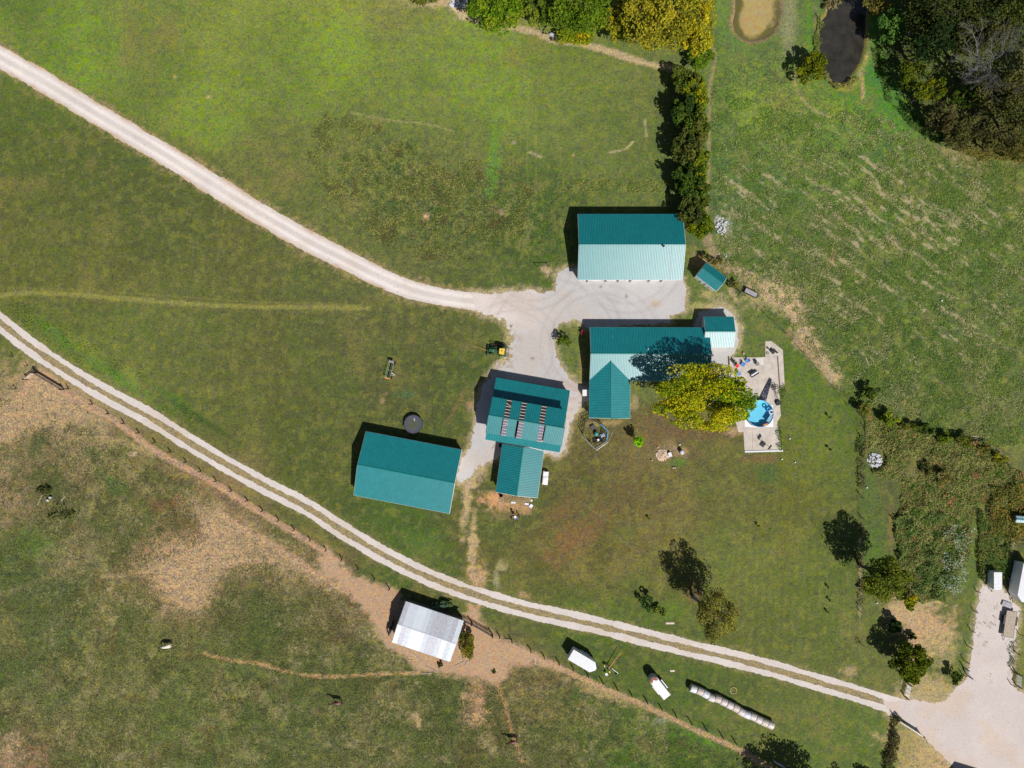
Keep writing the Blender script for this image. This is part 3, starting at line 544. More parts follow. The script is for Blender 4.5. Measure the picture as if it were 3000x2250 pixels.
def gable(name, corners, he, hr, label, cat='building', wallm=None, inset=.35, group=None, roofm=None, skip_a=(), skip_b=(), root=None, ridge=True, floor_gap=False, mats=None, ridgem=None, he2=None, walls=True, rh=.06):
    """corners: apparent pixels of the eaves A,B (one long side), C,D (the other), seen at height he"""
    he2 = he2 or he
    a, b = P(*corners[0], he), P(*corners[1], he); c, d = P(*corners[2], he2), P(*corners[3], he2)
    uu_ = ((b - a) + (c - d)); uu_.z = 0; uu_.normalize(); vv_ = Vector((-uu_.y, uu_.x, 0)); ce = (a + b + c + d) / 4
    hl = max(abs((p - ce).dot(uu_)) for p in (a, b, c, d)) if name == 'house' else sum(abs((p - ce).dot(uu_)) for p in (a, b, c, d)) / 4; hw_ = sum(abs((p - ce).dot(vv_)) for p in (a, b, c, d)) / 4
    sg = 1 if (a - ce).dot(vv_) > 0 else -1
    if name == 'house': ce = ce + uu_ * (((c - d).length / 2) - hl) * 0
    a, b, c, d = [Vector((*(ce + uu_ * hl * i + vv_ * hw_ * j * sg).xy, z)) for i, j, z in ((-1, 1, he), (1, 1, he), (1, -1, he2), (-1, -1, he2))]
    g0 = (a + d) / 2; g1 = (b + c) / 2; g0 = Vector((g0.x, g0.y, hr)); g1 = Vector((g1.x, g1.y, hr))
    if root is None:
        ctr = (a + b + c + d) / 4; root = thing(name, (ctr.x, ctr.y, 0), label, cat, group)
    m = roofm or TEAL
    slope(root, a, b, g0, g1, m, skip=skip_a, mats=mats, rh=rh); slope(root, d, c, g0, g1, m, skip=skip_b, mats=mats, rh=rh)
    ux = (g1 - g0).normalized()
    if ridge:
        bx = MB(); s1 = (a - g0).normalized() * .16; s2 = (d - g0).normalized() * .16; up = Vector((0, 0, .045))
        p = [g0 - ux * .03 + s1 + up, g0 - ux * .03 + up * 1.6, g0 - ux * .03 + s2 + up]; q = [v + (g1 - g0) + ux * .06 for v in p]
        bx.poly([p[0], p[1], q[1], q[0]]); bx.poly([p[1], p[2], q[2], q[1]]); dn = Vector((0, 0, -.03))
        bx.poly([v + dn for v in (q[0], q[1], p[1], p[0])]); bx.poly([v + dn for v in (q[1], q[2], p[2], p[1])])
        bx.part('ridge_cap', ridgem or RIDGE, root)
    if walls:
        wm_ = wallm or WHITE; L = (b - a).length; Wd = (d - a).length; iu = inset / L; iv = inset / Wd
        rise = (hr - he); drop = .10
        bx = MB(); pts = [quadpt((a, b, c, d), s, t) for s, t in ((iu, iv), (1 - iu, iv), (1 - iu, 1 - iv), (iu, 1 - iv))]
        ht = he + rise * iv * 2 - drop; ht2 = he2 + (hr - he2) * iv * 2 - drop; hs = [ht, ht, ht2, ht2]
        r0 = quadpt((a, b, c, d), iu, .5); r1 = quadpt((a, b, c, d), 1 - iu, .5)
        lo = [Vector((p.x, p.y, 0)) for p in pts]; hi = [Vector((p.x, p.y, h)) for p, h in zip(pts, hs)]
        t0 = Vector((r0.x, r0.y, hr - drop)); t1 = Vector((r1.x, r1.y, hr - drop))
        bx.poly([lo[1], lo[0], hi[0], hi[1]]); bx.poly([lo[3], lo[2], hi[2], hi[3]]); bx.poly([lo[0], lo[3], hi[3], t0, hi[0]]); bx.poly([lo[2], lo[1], hi[1], t1, hi[2]])
        bx.part('wall', wm_, root)
        # trim along the gable ends and eaves
        for g, e_, f_ in ((g0, a, d), (g1, b, c)):
            bx = MB()
            for e in (e_, f_):
                s = -1 if g is g0 else 1
                q0 = e - Vector((0, 0, .07)) + ux * s * .02; q1 = g - Vector((0, 0, .07)) + ux * s * .02
                bx.tube(q0, q1, .05, n=4)
            bx.part('barge_trim', ridgem or TRIM, root)
        for e, f in ((a, b), (d, c)): MB().tube(e - Vector((0, 0, .06)), f - Vector((0, 0, .06)), .045, n=4).part('gutter', TRIM, root)
        root['_lo'] = 0
        return root, (a, b, c, d, g0, g1), (lo, hi)
    return root, (a, b, c, d, g0, g1), None
def onwall(root, p, q, s, z, w, h, name, m, proud=.03, fm=None):
    """opening of size w x h centred at fraction s along the wall p-q"""
    u = (q - p); u.z = 0; L = u.length; u.normalize(); n = Vector((u.y, -u.x, 0)); c = p + u * (L * s); c.z = z
    mid = root.location; 
    if (c - Vector((mid.x, mid.y, 0))).dot(n) < 0: n = -n
    rz = math.atan2(u.y, u.x); c = c + n * proud
    o = MB().box(tuple(c), (w, .06, h), rz).part(name, m, root)
    if fm:
        f = MB(); t = .09
        for dx, dz, ww, hh in ((0, h / 2 + t / 2, w + 2 * t, t), (0, -h / 2 - t / 2, w + 2 * t, t), (-w / 2 - t / 2, 0, t, h), (w / 2 + t / 2, 0, t, h)):
            f.box(tuple(c + u * dx + Vector((0, 0, dz)) + n * .012), (ww, .09, hh), rz)
        fr = f.part('frame', fm, None); fr.data.transform(Matrix.Translation(-root.location)); fr.parent = o
    return o

# --- A: long machine shed
shed, q, w = gable('machine_shed', [(1694, 627), (2001, 627), (1998, 820), (1692, 820)], 2.9, 5.27, 'long green-roofed machine shed at the head of the gravel yard', 'shed', CREAM)
for i, s in enumerate((.10, .28, .40, .52, .70, .82)): # posts of the open front
    p = q[3].lerp(q[2], s); MB().box((p.x, p.y + .12, 1.4), (.16, .16, 2.75)).part('post', DARKM, shed)
for s in (.14, .34, .56, .78): onwall(shed, w[0][3], w[0][2], s, 1.25, 3.2, 2.4, 'overhead_door', WHITE, .03, TRIM)
v = P(1943, 722, 5.25); MB().tube((v.x, v.y, 4.9), (v.x, v.y, 5.75), .11, n=10).lathe((v.x, v.y, 5.75), [(.2, 0), (.02, .14)], 10).part('vent_pipe', DARKM, shed)
for s, m2 in ((.876, TRIM),):  # one newer white-edged seam on the front slope
    a = q[3].lerp(q[2], s); b = q[4].lerp(q[5], s); MB().tube(a + Vector((0, 0, .05)), b + Vector((0, 0, .05)), .035, n=4).part('seam', TRIM, shed)

# --- B: house
house, q, w = gable('house', [(1728.5, 958), (2077, 960), (2077, 1116), (1728.5, 1116)], 2.4, 4.15, 'long green-roofed ranch house with a front gable wing, partly shaded by the big yellow tree', 'house', CREAM)
for s in (.12, .3, .62, .8): onwall(house, w[0][0], w[0][1], s, 1.5, 1.2, 1.1, 'window', GLASS, .03, TRIM)
onwall(house, w[0][0], w[0][1], .46, 1.05, .95, 2.05, 'door', mat('brown_door', (.12, .06, .03), .5), .03, TRIM)
for s in (.45, .6, .88): onwall(house, w[0][3], w[0][2], s, 1.5, 1.3, 1.1, 'window', GLASS, .03, TRIM)
onwall(house, w[0][1], w[0][2], .7, 1.05, .95, 2.05, 'door', TRIM, .03, TRIM)
v = P(1898, 1023, 4.1); MB().tube((v.x, v.y, 3.8), (v.x, v.y, 4.5), .09, n=8).part('vent_pipe', TRIM, house)
v = P(1795, 984, 3); MB().tube((v.x, v.y, 2.6), (v.x, v.y, 3.1), .05, n=8).part('vent_pipe', TRIM, house)
# wing with its ridge running north-south, cut into the front slope
def wing(root, A, B, C_, D, he, hr, m, apex, nv):
    """A,D west eave (north,south), B,C_ east eave; the north edges run up to the apex where the ridge meets the other roof"""
    a, b, c, d = P(*A, he), P(*B, he), P(*C_, he), P(*D, he); gs = (c + d) / 2; gs.z = hr; gn = Vector((*P(*apex, hr).xy, hr))
    # ridge end straightened on the mid line
    mid = (a + b) / 2; ax = (mid - (c + d) / 2).normalized(); t = (gn - gs).dot(ax); gn = gs + ax * t
    for e0, e1 in ((d, a), (c, b)):
        L = (e1 - e0).length; Lr = (gn - gs).length; n = round(max(L, Lr) / .915)
        ux = (e1 - e0).normalized(); up = gs - e0; up = up - ux * up.dot(ux); run = up.length; uy = up.normalized()
        X, base_ = (ux, e0); Z = X.cross(uy); fl = Z.z < 0
        if fl: X = -ux; Z = X.cross(uy)
        for i in range(n):
            s0, s1 = i * .915, (i + 1) * .915 - .004
            def top(s):   # how far up or down the sheet reaches at distance s along the eave (valley cut)
                if s <= L: return 0.0
                return min(1.0, (s - L) / max(.01, Lr - L)) * run
            lo0, lo1 = top(s0), top(s1)
            if lo0 >= run - .05: continue
            b_ = MB(); cols = []
            for r in range(3):
                cc = s0 + (r + .5) * .304; cols += [(cc - .07, 0), (cc - .03, .045), (cc + .03, .045), (cc + .07, 0)]
            cols = [(s0, 0)] + cols + [(s1, 0)]
            o = e0
            for x, z in cols: b_.v.append(tuple(o + ux * x + uy * top(x) + Z * z))
            for x, z in cols: b_.v.append(tuple(o + ux * x + uy * run + Z * z))
            k = len(cols); b_.f = [(j, j + 1, k + j + 1, k + j) if not fl else (j + 1, j, k + j, k + j + 1) for j in range(k - 1)]
            b_.part('roof_sheet', m, root)
    MB().tube(gs + Vector((0, 0, .03)), gn + Vector((0, 0, .03)), .07, n=6).part('ridge_cap', RIDGE, root)
    lo = []; bx = MB(); ins = .3
    ux = (b - a).normalized(); uy = (a - d).normalized()
    cs = [d + ux * ins + uy * ins, c - ux * ins + uy * ins, b - ux * ins + uy * .2, a + ux * ins + uy * .2]; hw = he + (hr - he) * ins * 2 / (b - a).length - .08
    L0 = [Vector((p.x, p.y, 0)) for p in cs]; H0 = [Vector((p.x, p.y, hw)) for p in cs]; top_ = (cs[0] + cs[1]) / 2; top_.z = hr - .08
    bx.poly([L0[0], L0[1], H0[1], top_, H0[0]]); bx.poly([L0[1], L0[2], H0[2], H0[1]]); bx.poly([L0[3], L0[0], H0[0], H0[3]]); bx.part('wing_wall', nv, root)
    bx = MB()
    for e in (c, d): bx.tube(e - Vector((0, 0, .06)), gs - Vector((0, 0, .06)), .045, n=4)
    bx.tube(d - Vector((0, 0, .06)), a - Vector((0, 0, .06)), .04, n=4); bx.tube(c - Vector((0, 0, .06)), b - Vector((0, 0, .06)), .04, n=4)
    bx.part('barge_trim', TRIM, root)
    return a, b, c, d
wa = wing(house, (1727, 1112), (1846, 1115), (1846, 1225.5), (1726, 1224), 2.45, 3.75, TEAL, (1790, 1056), CREAM)
onwall(house, wa[3], wa[2], .5, 1.1, 2.2, 2.0, 'patio_door', GLASS, -.25, TRIM)

# --- C: small gabled outbuilding touching the house
out, q, w = gable('outbuilding', [(2061, 928), (2149, 928), (2150, 1017), (2064, 1017)], 2.45, 3.45, 'small green-roofed outbuilding joined to the east end of the ranch house', 'outbuilding', WHITE, inset=.25)
onwall(out, w[0][0], w[0][3], .45, 1.45, .8, 1.0, 'window', GLASS, .03, TRIM); onwall(out, w[0][0], w[0][1], .5, 1.05, .95, 2.0, 'door', TRIM, .03, TRIM)

# --- D: garden shed with white front
def zr(x, y): return (1980 + x / 7.373, 740 + y / 7.373)
gs_, q, w = gable('garden_shed', [zr(665, 210), zr(1095, 545), zr(880, 828), zr(432, 505)], 2.35, 3.35, 'little garden shed with green ribbed roof and white windowed front, set at an angle', 'shed', WHITE, inset=.12)
for s in (.22, .78): onwall(gs_, w[0][3], w[0][2], s, 1.55, .75, .5, 'window', GLASS, .03, TRIM)
for s in (.41, .60): onwall(gs_, w[0][3], w[0][2], s, 1.05, .9, 1.95, 'door', TRIM, .03, mat('grey_gap', (.2, .2, .2), .8))

# --- E: monitor barn
SKY_N = mat('skylight_sheet', (.035, .022, .024), .40, 0, .3, 8, 0, 1.0); 
barn_c = P(1540, 1215, 4); barn = thing('skylight_barn', (barn_c.x, barn_c.y, 0), 'tall green barn with three rows of clear skylights and a lower north lean-to', 'barn')
a, b = P(1442.2, 1162.3, 5.2), P(1660, 1200.7, 5.2); d, c = P(1422.7, 1267.7, 5.2), P(1645.5, 1306, 5.2)
g0 = (a + d) / 2; g1 = (b + c) / 2; g0.z = g1.z = 6.35
SK = [(.19, .25), (.435, .495), (.685, .745)]
N_ = round((b - a).length / .915)
def snap(fr): i = int((fr[0] + fr[1]) / 2 * N_); return (i / N_, (i + 1) / N_)
SKs = [snap(f) for f in SK]
for e0, e1 in ((a, b), (d, c)):
    slope(barn, e0, e1, g0, g1, TEAL, skip=SKs)
    skm = SKY_N if e0 is a else mat('skylight_glare', (.13, .11, .17), .5, 0, .2, 8)  # same glazing on both slopes; sun glare painted into the paler south colour
    for j, (f0, f1) in enumerate(SKs):
        u = e1 - e0; p0 = e0 + u * f0; p1 = e0 + u * f1; up = (g0 - e0); up -= u.normalized() * up.dot(u.normalized()); nn = (p1 - p0).cross(up).normalized()
        if nn.z < 0: nn = -nn
        bx = MB(); o = nn * .02; bx.poly([p0 + o, p1 + o, p1 + up * .985 + o, p0 + up * .985 + o] if (p1 - p0).cross(up).z > 0 else [p1 + o, p0 + o, p0 + up * .985 + o, p1 + up * .985 + o])
        sk = bx.part('skylight', skm, barn)
        for k in range(6):
            t = .05 + k * .165; bm_ = MB(); x0 = p0 + up * t + nn * .035; x1 = p1 + up * t + nn * .035
            if j == 0 and k == (1 if e0 is a else 3): x1 = x1 + up * .12
            bm_.tube(x0, x1, .06, n=4); pp = link('purlin', bm_.mesh('purlin', mat('purlin_cream', (.72, .58, .50), .8, 0, .1, 5), barn.location), sk)
ux = (g1 - g0).normalized(); MB().tube(g0 + Vector((0, 0, .02)), g1 + Vector((0, 0, .02)), .10, n=6).part('ridge_cap', RIDGE, barn)
le0, le1 = P(1453.4, 1105.8, 2.3), P(1670, 1144.2, 2.3); y0 = (a + (le0 - a) * 0); 
lt0 = Vector((a.x, a.y, 3.55)); lt1 = Vector((b.x, b.y, 3.55)); in_ = (Vector((d.x, d.y, 0)) - Vector((a.x, a.y, 0))).normalized() * .35
slope(barn, le0, le1, lt0 + in_, lt1 + in_, TEAL)
# low apron roof on the south side
ap0, ap1 = P(1421.8, 1287, 4.0), P(1639.7, 1325, 4.0)
slope(barn, ap0, ap1, d - Vector((0, 0, .18)) - in_ * .1, c - Vector((0, 0, .18)) - in_ * .1, TEAL)
bx = MB(); iu = ux * .3
A0, B0, C0, D0 = a + in_ + iu, b + in_ - iu, c - in_ - iu, d - in_ + iu
def fl_(p, z): return Vector((p.x, p.y, z))
bx.poly([fl_(B0, 2), fl_(A0, 2), fl_(A0, 5.2), fl_(B0, 5.2)]); bx.poly([fl_(D0, 0), fl_(C0, 0), fl_(C0, 5.2), fl_(D0, 5.2)])
m0 = (A0 + D0) / 2; m1 = (B0 + C0) / 2
bx.poly([fl_(A0, 0), fl_(D0, 0), fl_(D0, 5.2), fl_(m0, 6.2), fl_(A0, 5.2)]); bx.poly([fl_(C0, 0), fl_(B0, 0), fl_(B0, 5.2), fl_(m1, 6.2), fl_(C0, 5.2)])
L0, L1 = le0 + iu + in_ * .6, le1 - iu + in_ * .6
bx.poly([fl_(L1, 0), fl_(L0, 0), fl_(L0, 2.25), fl_(L1, 2.25)]); bx.poly([fl_(L0, 0), fl_(A0, 0), fl_(A0, 3.4), fl_(L0, 2.25)]); bx.poly([fl_(B0, 0), fl_(L1, 0), fl_(L1, 2.25), fl_(B0, 3.4)])
bx.part('wall', CREAM, barn)
for p, r in ((a, b), (d, c), (le0, le1), (ap0, ap1)): MB().tube(p - Vector((0, 0, .07)), r - Vector((0, 0, .07)), .045, n=4).part('gutter', RIDGE, barn)
for p, r, s_ in ((a, g0, d), (b, g1, c)): MB().tube(p - Vector((0, 0, .07)), r - Vector((0, 0, .07)), .05, n=4).tube(s_ - Vector((0, 0, .07)), r - Vector((0, 0, .07)), .05, n=4).part('barge_trim', RIDGE, barn)
for s in (.3, .7): onwall(barn, L0, L1, s, 1.1, 2.6, 2.1, 'door', TRIM, .03, None)
# wing running south from the barn
wg, q, w = gable('barn_wing', [(1472, 1298), (1453, 1439.4), (1574, 1460), (1594, 1320)], 2.35, 3.6, 'narrow green-roofed wing running south from the skylight barn', 'barn', CREAM, inset=.3)
onwall(wg, w[0][1], w[0][2], .5, 1.1, 2.4, 2.2, 'opening', DARKM, .02, TRIM)
t0 = P(1538, 1306, 3.75); t1 = P(1597, 1321.5, 2.7); MB().tube(t0, t1, .09, n=4).part('flashing', TRIM, wg)

# --- F: big south-west barn
sw, q, w = gable('pole_barn', [(1077, 1261), (1354, 1322), (1315, 1500.5), (1031.6, 1454)], 2.35, 4.35, 'plain green two-tone barn beside the trampoline, south-west of the yard', 'barn', WHITE, inset=.15)
for s in (.25, .68): onwall(sw, w[0][1], w[0][2], s, 1.15, 3.0, 2.2, 'overhead_door', TRIM, .03, None)

# --- G: old grey barn, individually weathered sheets
def tin(i, c, r, sc=2.2, dk=.5):
    return mat('weathered_tin_%s' % 'abcdefgh'[i], tuple(v * dk for v in c), r, .0, .1, sc, 0, .5, col2=c, stretch=(1, 1, 1))
TIN = [tin(0, (.76, .80, .86), .42, 1.2, .88), tin(1, (.74, .78, .84), .5, 3, .68), tin(2, (.80, .84, .88), .38, .8, .94), tin(3, (.72, .72, .78), .5, 3.4, .62), tin(4, (.84, .86, .88), .35, 1, .93)]
gb, q, w = gable('old_tin_barn', [(1189, 1760.8), (1355.8, 1818.7), (1319.6, 1938.5), (1147.8, 1882)], 2.5, 3.95, 'old barn with rust-streaked silver tin roof on bare red earth', 'barn', mat('barn_boards', (.11, .10, .09), .9, 0, .25, 5, 0, .3, None, (6, 6, .4)), inset=.3, walls=True, mats=None, roofm=TIN[0], ridgem=TIN[1])
for ch in list(gb.children):
    if ch.name.startswith('roof_sheet'): bpy.data.objects.remove(ch)
a, b, c, d, g0, g1 = q
slope(gb, a, b, g0, g1, TIN[0], mats=[TIN[i] for i in (3, 0, 0, 2, 2, 0, 1, 3, 3, 3, 1, 3, 2)], ribs=5, w=.9)
slope(gb, d, c, g0, g1, TIN[0], mats=[TIN[i] for i in (4, 3, 1, 0, 4, 4, 1, 3, 3, 1, 4, 1, 0)], ribs=5, w=.9)

# --- small roof at the right edge, and the building whose shadow corner shows at the bottom
lb, q, w = gable('lean_shelter', [(2977, 1511), (3040, 1516), (3038, 1534), (2977, 1530)], 1.9, 2.1, 'tiny pale blue shelter roof at the right edge above the board stack', 'shelter', WOOD, inset=.1, roofm=mat('pale_blue_tin', (.34, .52, .55), .4, 0, .1, 2))
p0 = P(2796, 2230, 0); e = 2.6; nw = Vector((p0.x + .475 * e, p0.y - .75 * e, 0)); uu = Vector((math.cos(math.radians(-17)), math.sin(math.radians(-17)), 0)); vv = Vector((uu.y, -uu.x, 0))
def cpx(w3, h): k = S * (CAMH - h) / CAMH; return (1500 + w3.x / k, 1125 - w3.y / k)
cs = [nw, nw + uu * 9, nw + uu * 9 + vv * 6, nw + vv * 6]
gable('roadside_shed', [cpx(v, e) for v in cs], e, 3.9, 'shed below the bottom edge whose dark shadow corner falls on the gravel lot', 'shed', CREAM)
# ================================================================= TREES AND BUSHES
LEAF = leaf_mat('leaves', .28)
BARK = mat('bark', (.11, .09, .075), .9, 0, .3, 4); PALEBARK = mat('pale_bark', (.30, .28, .26), .9, 0, .2, 4)
def quads(Pn, size, up=.35, rng=RNG, asp=.62):
    """leaf clumps: one kite-shaped face per point, random tilt"""
    n = len(Pn); nrm = rng.normal(size=(n, 3)); nrm[:, 2] = np.abs(nrm[:, 2]) + up; nrm /= np.linalg.norm(nrm, axis=1)[:, None]
    t = rng.normal(size=(n, 3)); t -= nrm * (t * nrm).sum(1)[:, None]; t /= np.linalg.norm(t, axis=1)[:, None]; bt = np.cross(nrm, t)
    s = (np.asarray(size) * rng.uniform(.6, 1.25, n))[:, None] if np.ndim(size) == 0 else (size * rng.uniform(.6, 1.25, n))[:, None]
    return np.stack([Pn - t * s, Pn - bt * s * asp, Pn + t * s, Pn + bt * s * asp], 1)
def crown_points(c, R, H, n, lobes, rng, shell=.62, fillf=.15):
    """n points near the skins of many lobes filling an ellipsoid (radius R=(rx,ry), half-height H)"""
    L = []
    for k in range(lobes):
        a = rng.uniform(0, 2 * math.pi); r = math.sqrt(rng.uniform(0, 1)) * .86; z = rng.uniform(-.35, .75) * math.sqrt(max(.05, 1 - r * r))
        L.append((r * math.cos(a), r * math.sin(a), z, rng.uniform(.13, .30) if lobes > 14 else rng.uniform(.25, .42)))
    L = np.array(L); pick = rng.integers(0, lobes, n); d = rng.normal(size=(n, 3)); d[:, 2] = d[:, 2] * .9 + .25; d /= np.linalg.norm(d, axis=1)[:, None]
    rad = L[pick, 3] * (shell + (1 - shell) * rng.random(n) ** .6)
    p = L[pick, :3] + d * rad[:, None]
    fill = rng.random(n) < fillf      # twigs and leaves inside the crown, under the lobes
    q = rng.normal(size=(n, 3)); q /= np.linalg.norm(q, axis=1)[:, None]; q *= (rng.random(n) ** (1 / 3) * .78)[:, None]; q[:, 2] = q[:, 2] * .6 - .15
    p[fill] = q[fill]
    return np.stack([c[0] + p[:, 0] * R[0], c[1] + p[:, 1] * R[1], c[2] + p[:, 2] * H], 1), pick, L
def tone_for(pick, nl, cols, rng, jit=.25, pts=None, patch=None):
    cols = np.array([alb(c) for c in cols]) * 1.3; w = rng.dirichlet(np.full(len(cols), .3), nl); base = w @ cols
    t = base[pick] * rng.uniform(1 - jit, 1 + jit, len(pick))[:, None]
    j = rng.random(len(pick)) < .18; t[j] = cols[rng.integers(0, len(cols), j.sum())]
    return t
GREEN = [(92, 112, 34), (70, 96, 30), (116, 128, 40)]; YG = [(150, 152, 26), (120, 134, 26), (182, 160, 28), (96, 118, 28)]; OLIVE = [(116, 112, 52), (96, 100, 44), (134, 122, 56)]
DARK = [(52, 74, 34), (70, 88, 40), (44, 62, 32)]; BRIGHT = [(104, 138, 26), (128, 148, 30), (84, 120, 28)]; BROWNY = [(134, 112, 62), (108, 98, 56), (92, 90, 50)]
def tree(cx, cy, rx, ry, top, cols, label, name='deciduous_tree', cat='tree', group=None, n=None, lobes=None, leaf=.24, bare=0, base=None, crown0=.28, dens=1.0, bark=None, seed=None, trunk_r=None, fillf=.15):
    """cx,cy,rx,ry: how the crown looks from above (pixels); top: height in metres"""
    sd_ = seed if seed is not None else int(cx * 7 + cy * 13) % 99991; rng = np.random.default_rng(sd_); rr = random.Random(sd_)
    hc = top * (.5 + crown0 / 2); c = P(cx, cy, hc); k = S * (CAMH - hc) / CAMH; R = (rx * k, ry * k); H = top * (1 - crown0) / 2
    b = Vector((c.x, c.y, 0)) if base is None else P(*base)
    root = thing(name, (b.x, b.y, 0), label, cat, group)
    area = math.pi * R[0] * R[1] + 3.0 * (R[0] + R[1]) * H * .5
    n = n or int(area * dens * 2.3 / (leaf * leaf)); n = min(n, 42000); lobes = lobes or max(8, min(90, int(area / 2.2)))
    pts, pick, L = crown_points((0, 0, hc), R, H, n, lobes, rng, fillf=fillf)
    pts[:, 0] += c.x - b.x; pts[:, 1] += c.y - b.y
    pts[:, 2] = np.maximum(pts[:, 2], .15)
    if bare: # thin the leaves where it shows its limbs
        keep = fbm(pts[:, 0] * 10, pts[:, 1] * 10, 22, sd_ % 50, 3) > bare * .5 + .22; pts = pts[keep]; pick = pick[keep]
    me = fast_mesh('crown', quads(pts, leaf, .75, rng), 4, LEAF, tone_for(pick, lobes, cols, rng)); link('crown', me, root)
    tr = trunk_r or max(.06, top * .024); off = Vector((c.x - b.x, c.y - b.y, 0)); m = bark or BARK
    fork = Vector((off.x * .25, off.y * .25, top * max(.16, crown0 * .8)))
    MB().path([(0, 0, -.1), (fork.x * .4, fork.y * .4, fork.z * .5), tuple(fork)], [tr * 1.25, tr, tr * .85], 8).part('trunk', m, root, world=False, smooth=True)
    bx = MB(); ends = sorted(range(lobes), key=lambda i: -L[i, 2])[:min(lobes, 14 if top > 5 else 6)]
    for i in ends:
        e = Vector((off.x + L[i, 0] * R[0], off.y + L[i, 1] * R[1], hc + L[i, 2] * H)); mid = fork.lerp(e, .5) + Vector((rr.uniform(-.3, .3), rr.uniform(-.3, .3), rr.uniform(.1, .5))) * min(1, top / 8)
        bx.path([tuple(fork), tuple(mid), tuple(e)], [tr * .5, tr * .3, tr * .08], 6)
        for _ in range(2 if top > 5 else 0):
            q = mid.lerp(e, rr.uniform(0, .7)); w_ = Vector((rr.uniform(-1, 1), rr.uniform(-1, 1), rr.uniform(-.1, .8))) * R[0] * .3; bx.path([tuple(q), tuple(q + w_)], [tr * .16, tr * .04], 4)
    bx.part('limbs', m, root, world=False, smooth=True)
    return root
def snag(px, py, reach, top, label, base, m=mat('grey_bark', (.12, .115, .11), .9, 0, .2, 4), seed=3, name='bare_tree'):
    rr = random.Random(seed); b = P(*base); root = thing(name, (b.x, b.y, 0), label, 'tree'); bx = MB(); tw = MB()
    c = P(px, py, top * .8) - b
    def grow(p, d, L, r, lev):
        q = p + d * L; (bx if lev < 2 else tw).path([tuple(p), tuple(p.lerp(q, .5) + Vector((rr.uniform(-1, 1), rr.uniform(-1, 1), rr.uniform(-.5, .5))) * L * .06), tuple(q)], [r, r * .8, r * .6], 5 if lev < 2 else 3)
        if lev > 4: return
        for k in range(3 if lev else 5):
            dd = (d + Vector((rr.uniform(-1, 1), rr.uniform(-1, 1), rr.uniform(-.5, .5))) * (.75 if lev else .9)).normalized(); grow(q, dd, L * rr.uniform(.55, .8), r * .58, lev + 1)
    f = Vector((c.x * .35, c.y * .35, top * .45)); MB().path([(0, 0, 0), tuple(f)], [top * .022, top * .016], 8).part('trunk', m, root, world=False, smooth=True)
    for k in range(4):
        t = 2 * math.pi * k / 4 + .5; e = c + Vector((math.cos(t) * reach * .35, math.sin(t) * reach * .35, 0)); d = (e - f).normalized(); grow(f, d, (e - f).length * .6, top * .011, 0)
    bx.part('limbs', m, root, world=False); tw.part('twigs', m, root, world=False); return root

# north row
tree(1458, 30, 88, 70, 9, BRIGHT + [(150, 158, 40)], 'bright lime-green tree at the west end of the northern tree row', group='northern tree row')
tree(1578, 20, 50, 62, 9, GREEN, 'narrow mid-green tree between the two bright trees of the northern row', group='northern tree row')
tree(1690, 22, 100, 92, 11, BRIGHT + GREEN, 'broad bright green tree in the middle of the northern tree row', group='northern tree row')
tree(1690, 108, 62, 26, 3.2, YG, 'low yellowing bush at the foot of the middle northern tree', 'bush', 'bush')
tree(1810, 62, 46, 60, 8, YG + OLIVE, 'yellow-olive tree just west of the tall golden northern tree', group='northern tree row')
tree(1925, 60, 112, 100, 12, [(164, 158, 46), (140, 142, 42), (120, 120, 40), (184, 166, 40)], 'tall golden-olive tree, the largest of the northern tree row', group='northern tree row')
tree(2040, 70, 62, 100, 11, [(190, 172, 34), (150, 150, 34), (128, 128, 40)], 'golden-yellow tree at the east end of the northern row beside the tan pond', group='northern tree row')
tree(2048, 165, 44, 44, 4, GREEN + BRIGHT, 'rounded green bush below the golden tree at the head of the hedge row', 'bush', 'bush')
tree(1235, -6, 46, 24, 4.5, OLIVE + GREEN, 'olive bush cut by the top edge left of the northern tree row', 'bush', 'bush')
# hedge row
HC = [OLIVE + GREEN, GREEN + DARK, DARK + OLIVE, GREEN + YG]
HL = ['northernmost olive tree of the north-south hedge row', 'second tree of the hedge row, gold tinged on its east side', 'third hedge row tree, dark green, by the field edge', 'fourth hedge row tree with olive crown', 'fifth hedge row tree, dark bluish green', 'sixth hedge row tree, yellowing on the east side', 'seventh hedge row tree, deep green', 'eighth hedge row tree, olive, near the machine shed', 'ninth hedge row tree overhanging the corner of the machine shed', 'southernmost yellow-green bush of the hedge row beside the machine shed']
for i, (x, y, rx, ry, t) in enumerate([(2008, 235, 38, 36, 6), (2040, 272, 38, 44, 6), (2008, 330, 40, 46, 6.5), (2042, 372, 36, 44, 6), (2012, 430, 40, 46, 7), (2044, 480, 36, 44, 6), (2014, 530, 42, 46, 6.5), (2044, 580, 38, 40, 6), (2016, 625, 40, 38, 6), (2046, 660, 38, 32, 5)]):
    tree(x, y, rx * 1.15, ry * 1.25, t, [(v[0] * .86, v[1] * .92, v[2] * .9) for v in HC[[0, 3, 1, 0, 2, 3, 1, 0, 2, 3][i]]], HL[i], 'hedge_tree', group='hedge row trees', crown0=.05, dens=1.5, fillf=.4)
# by the ponds
tree(2376, 200, 46, 52, 5, [(118, 122, 22), (92, 104, 22), (76, 88, 24)], 'round olive-yellow tree on the west bank of the dark pond', crown0=.1)
tree(2612, 78, 44, 56, 7, [(96, 130, 56), (76, 112, 48)], 'pale green tree leaning over the east bank of the dark pond')
tree(2570, 10, 44, 34, 5, OLIVE, 'olive bush at the top end of the dark pond', 'bush', 'bush', dens=.8)
tree(2440, 12, 26, 16, 1.6, [(150, 136, 96), (116, 112, 70)], 'dry brown brush on the north-west bank of the dark pond', 'bush', 'bush', dens=.6, crown0=0)
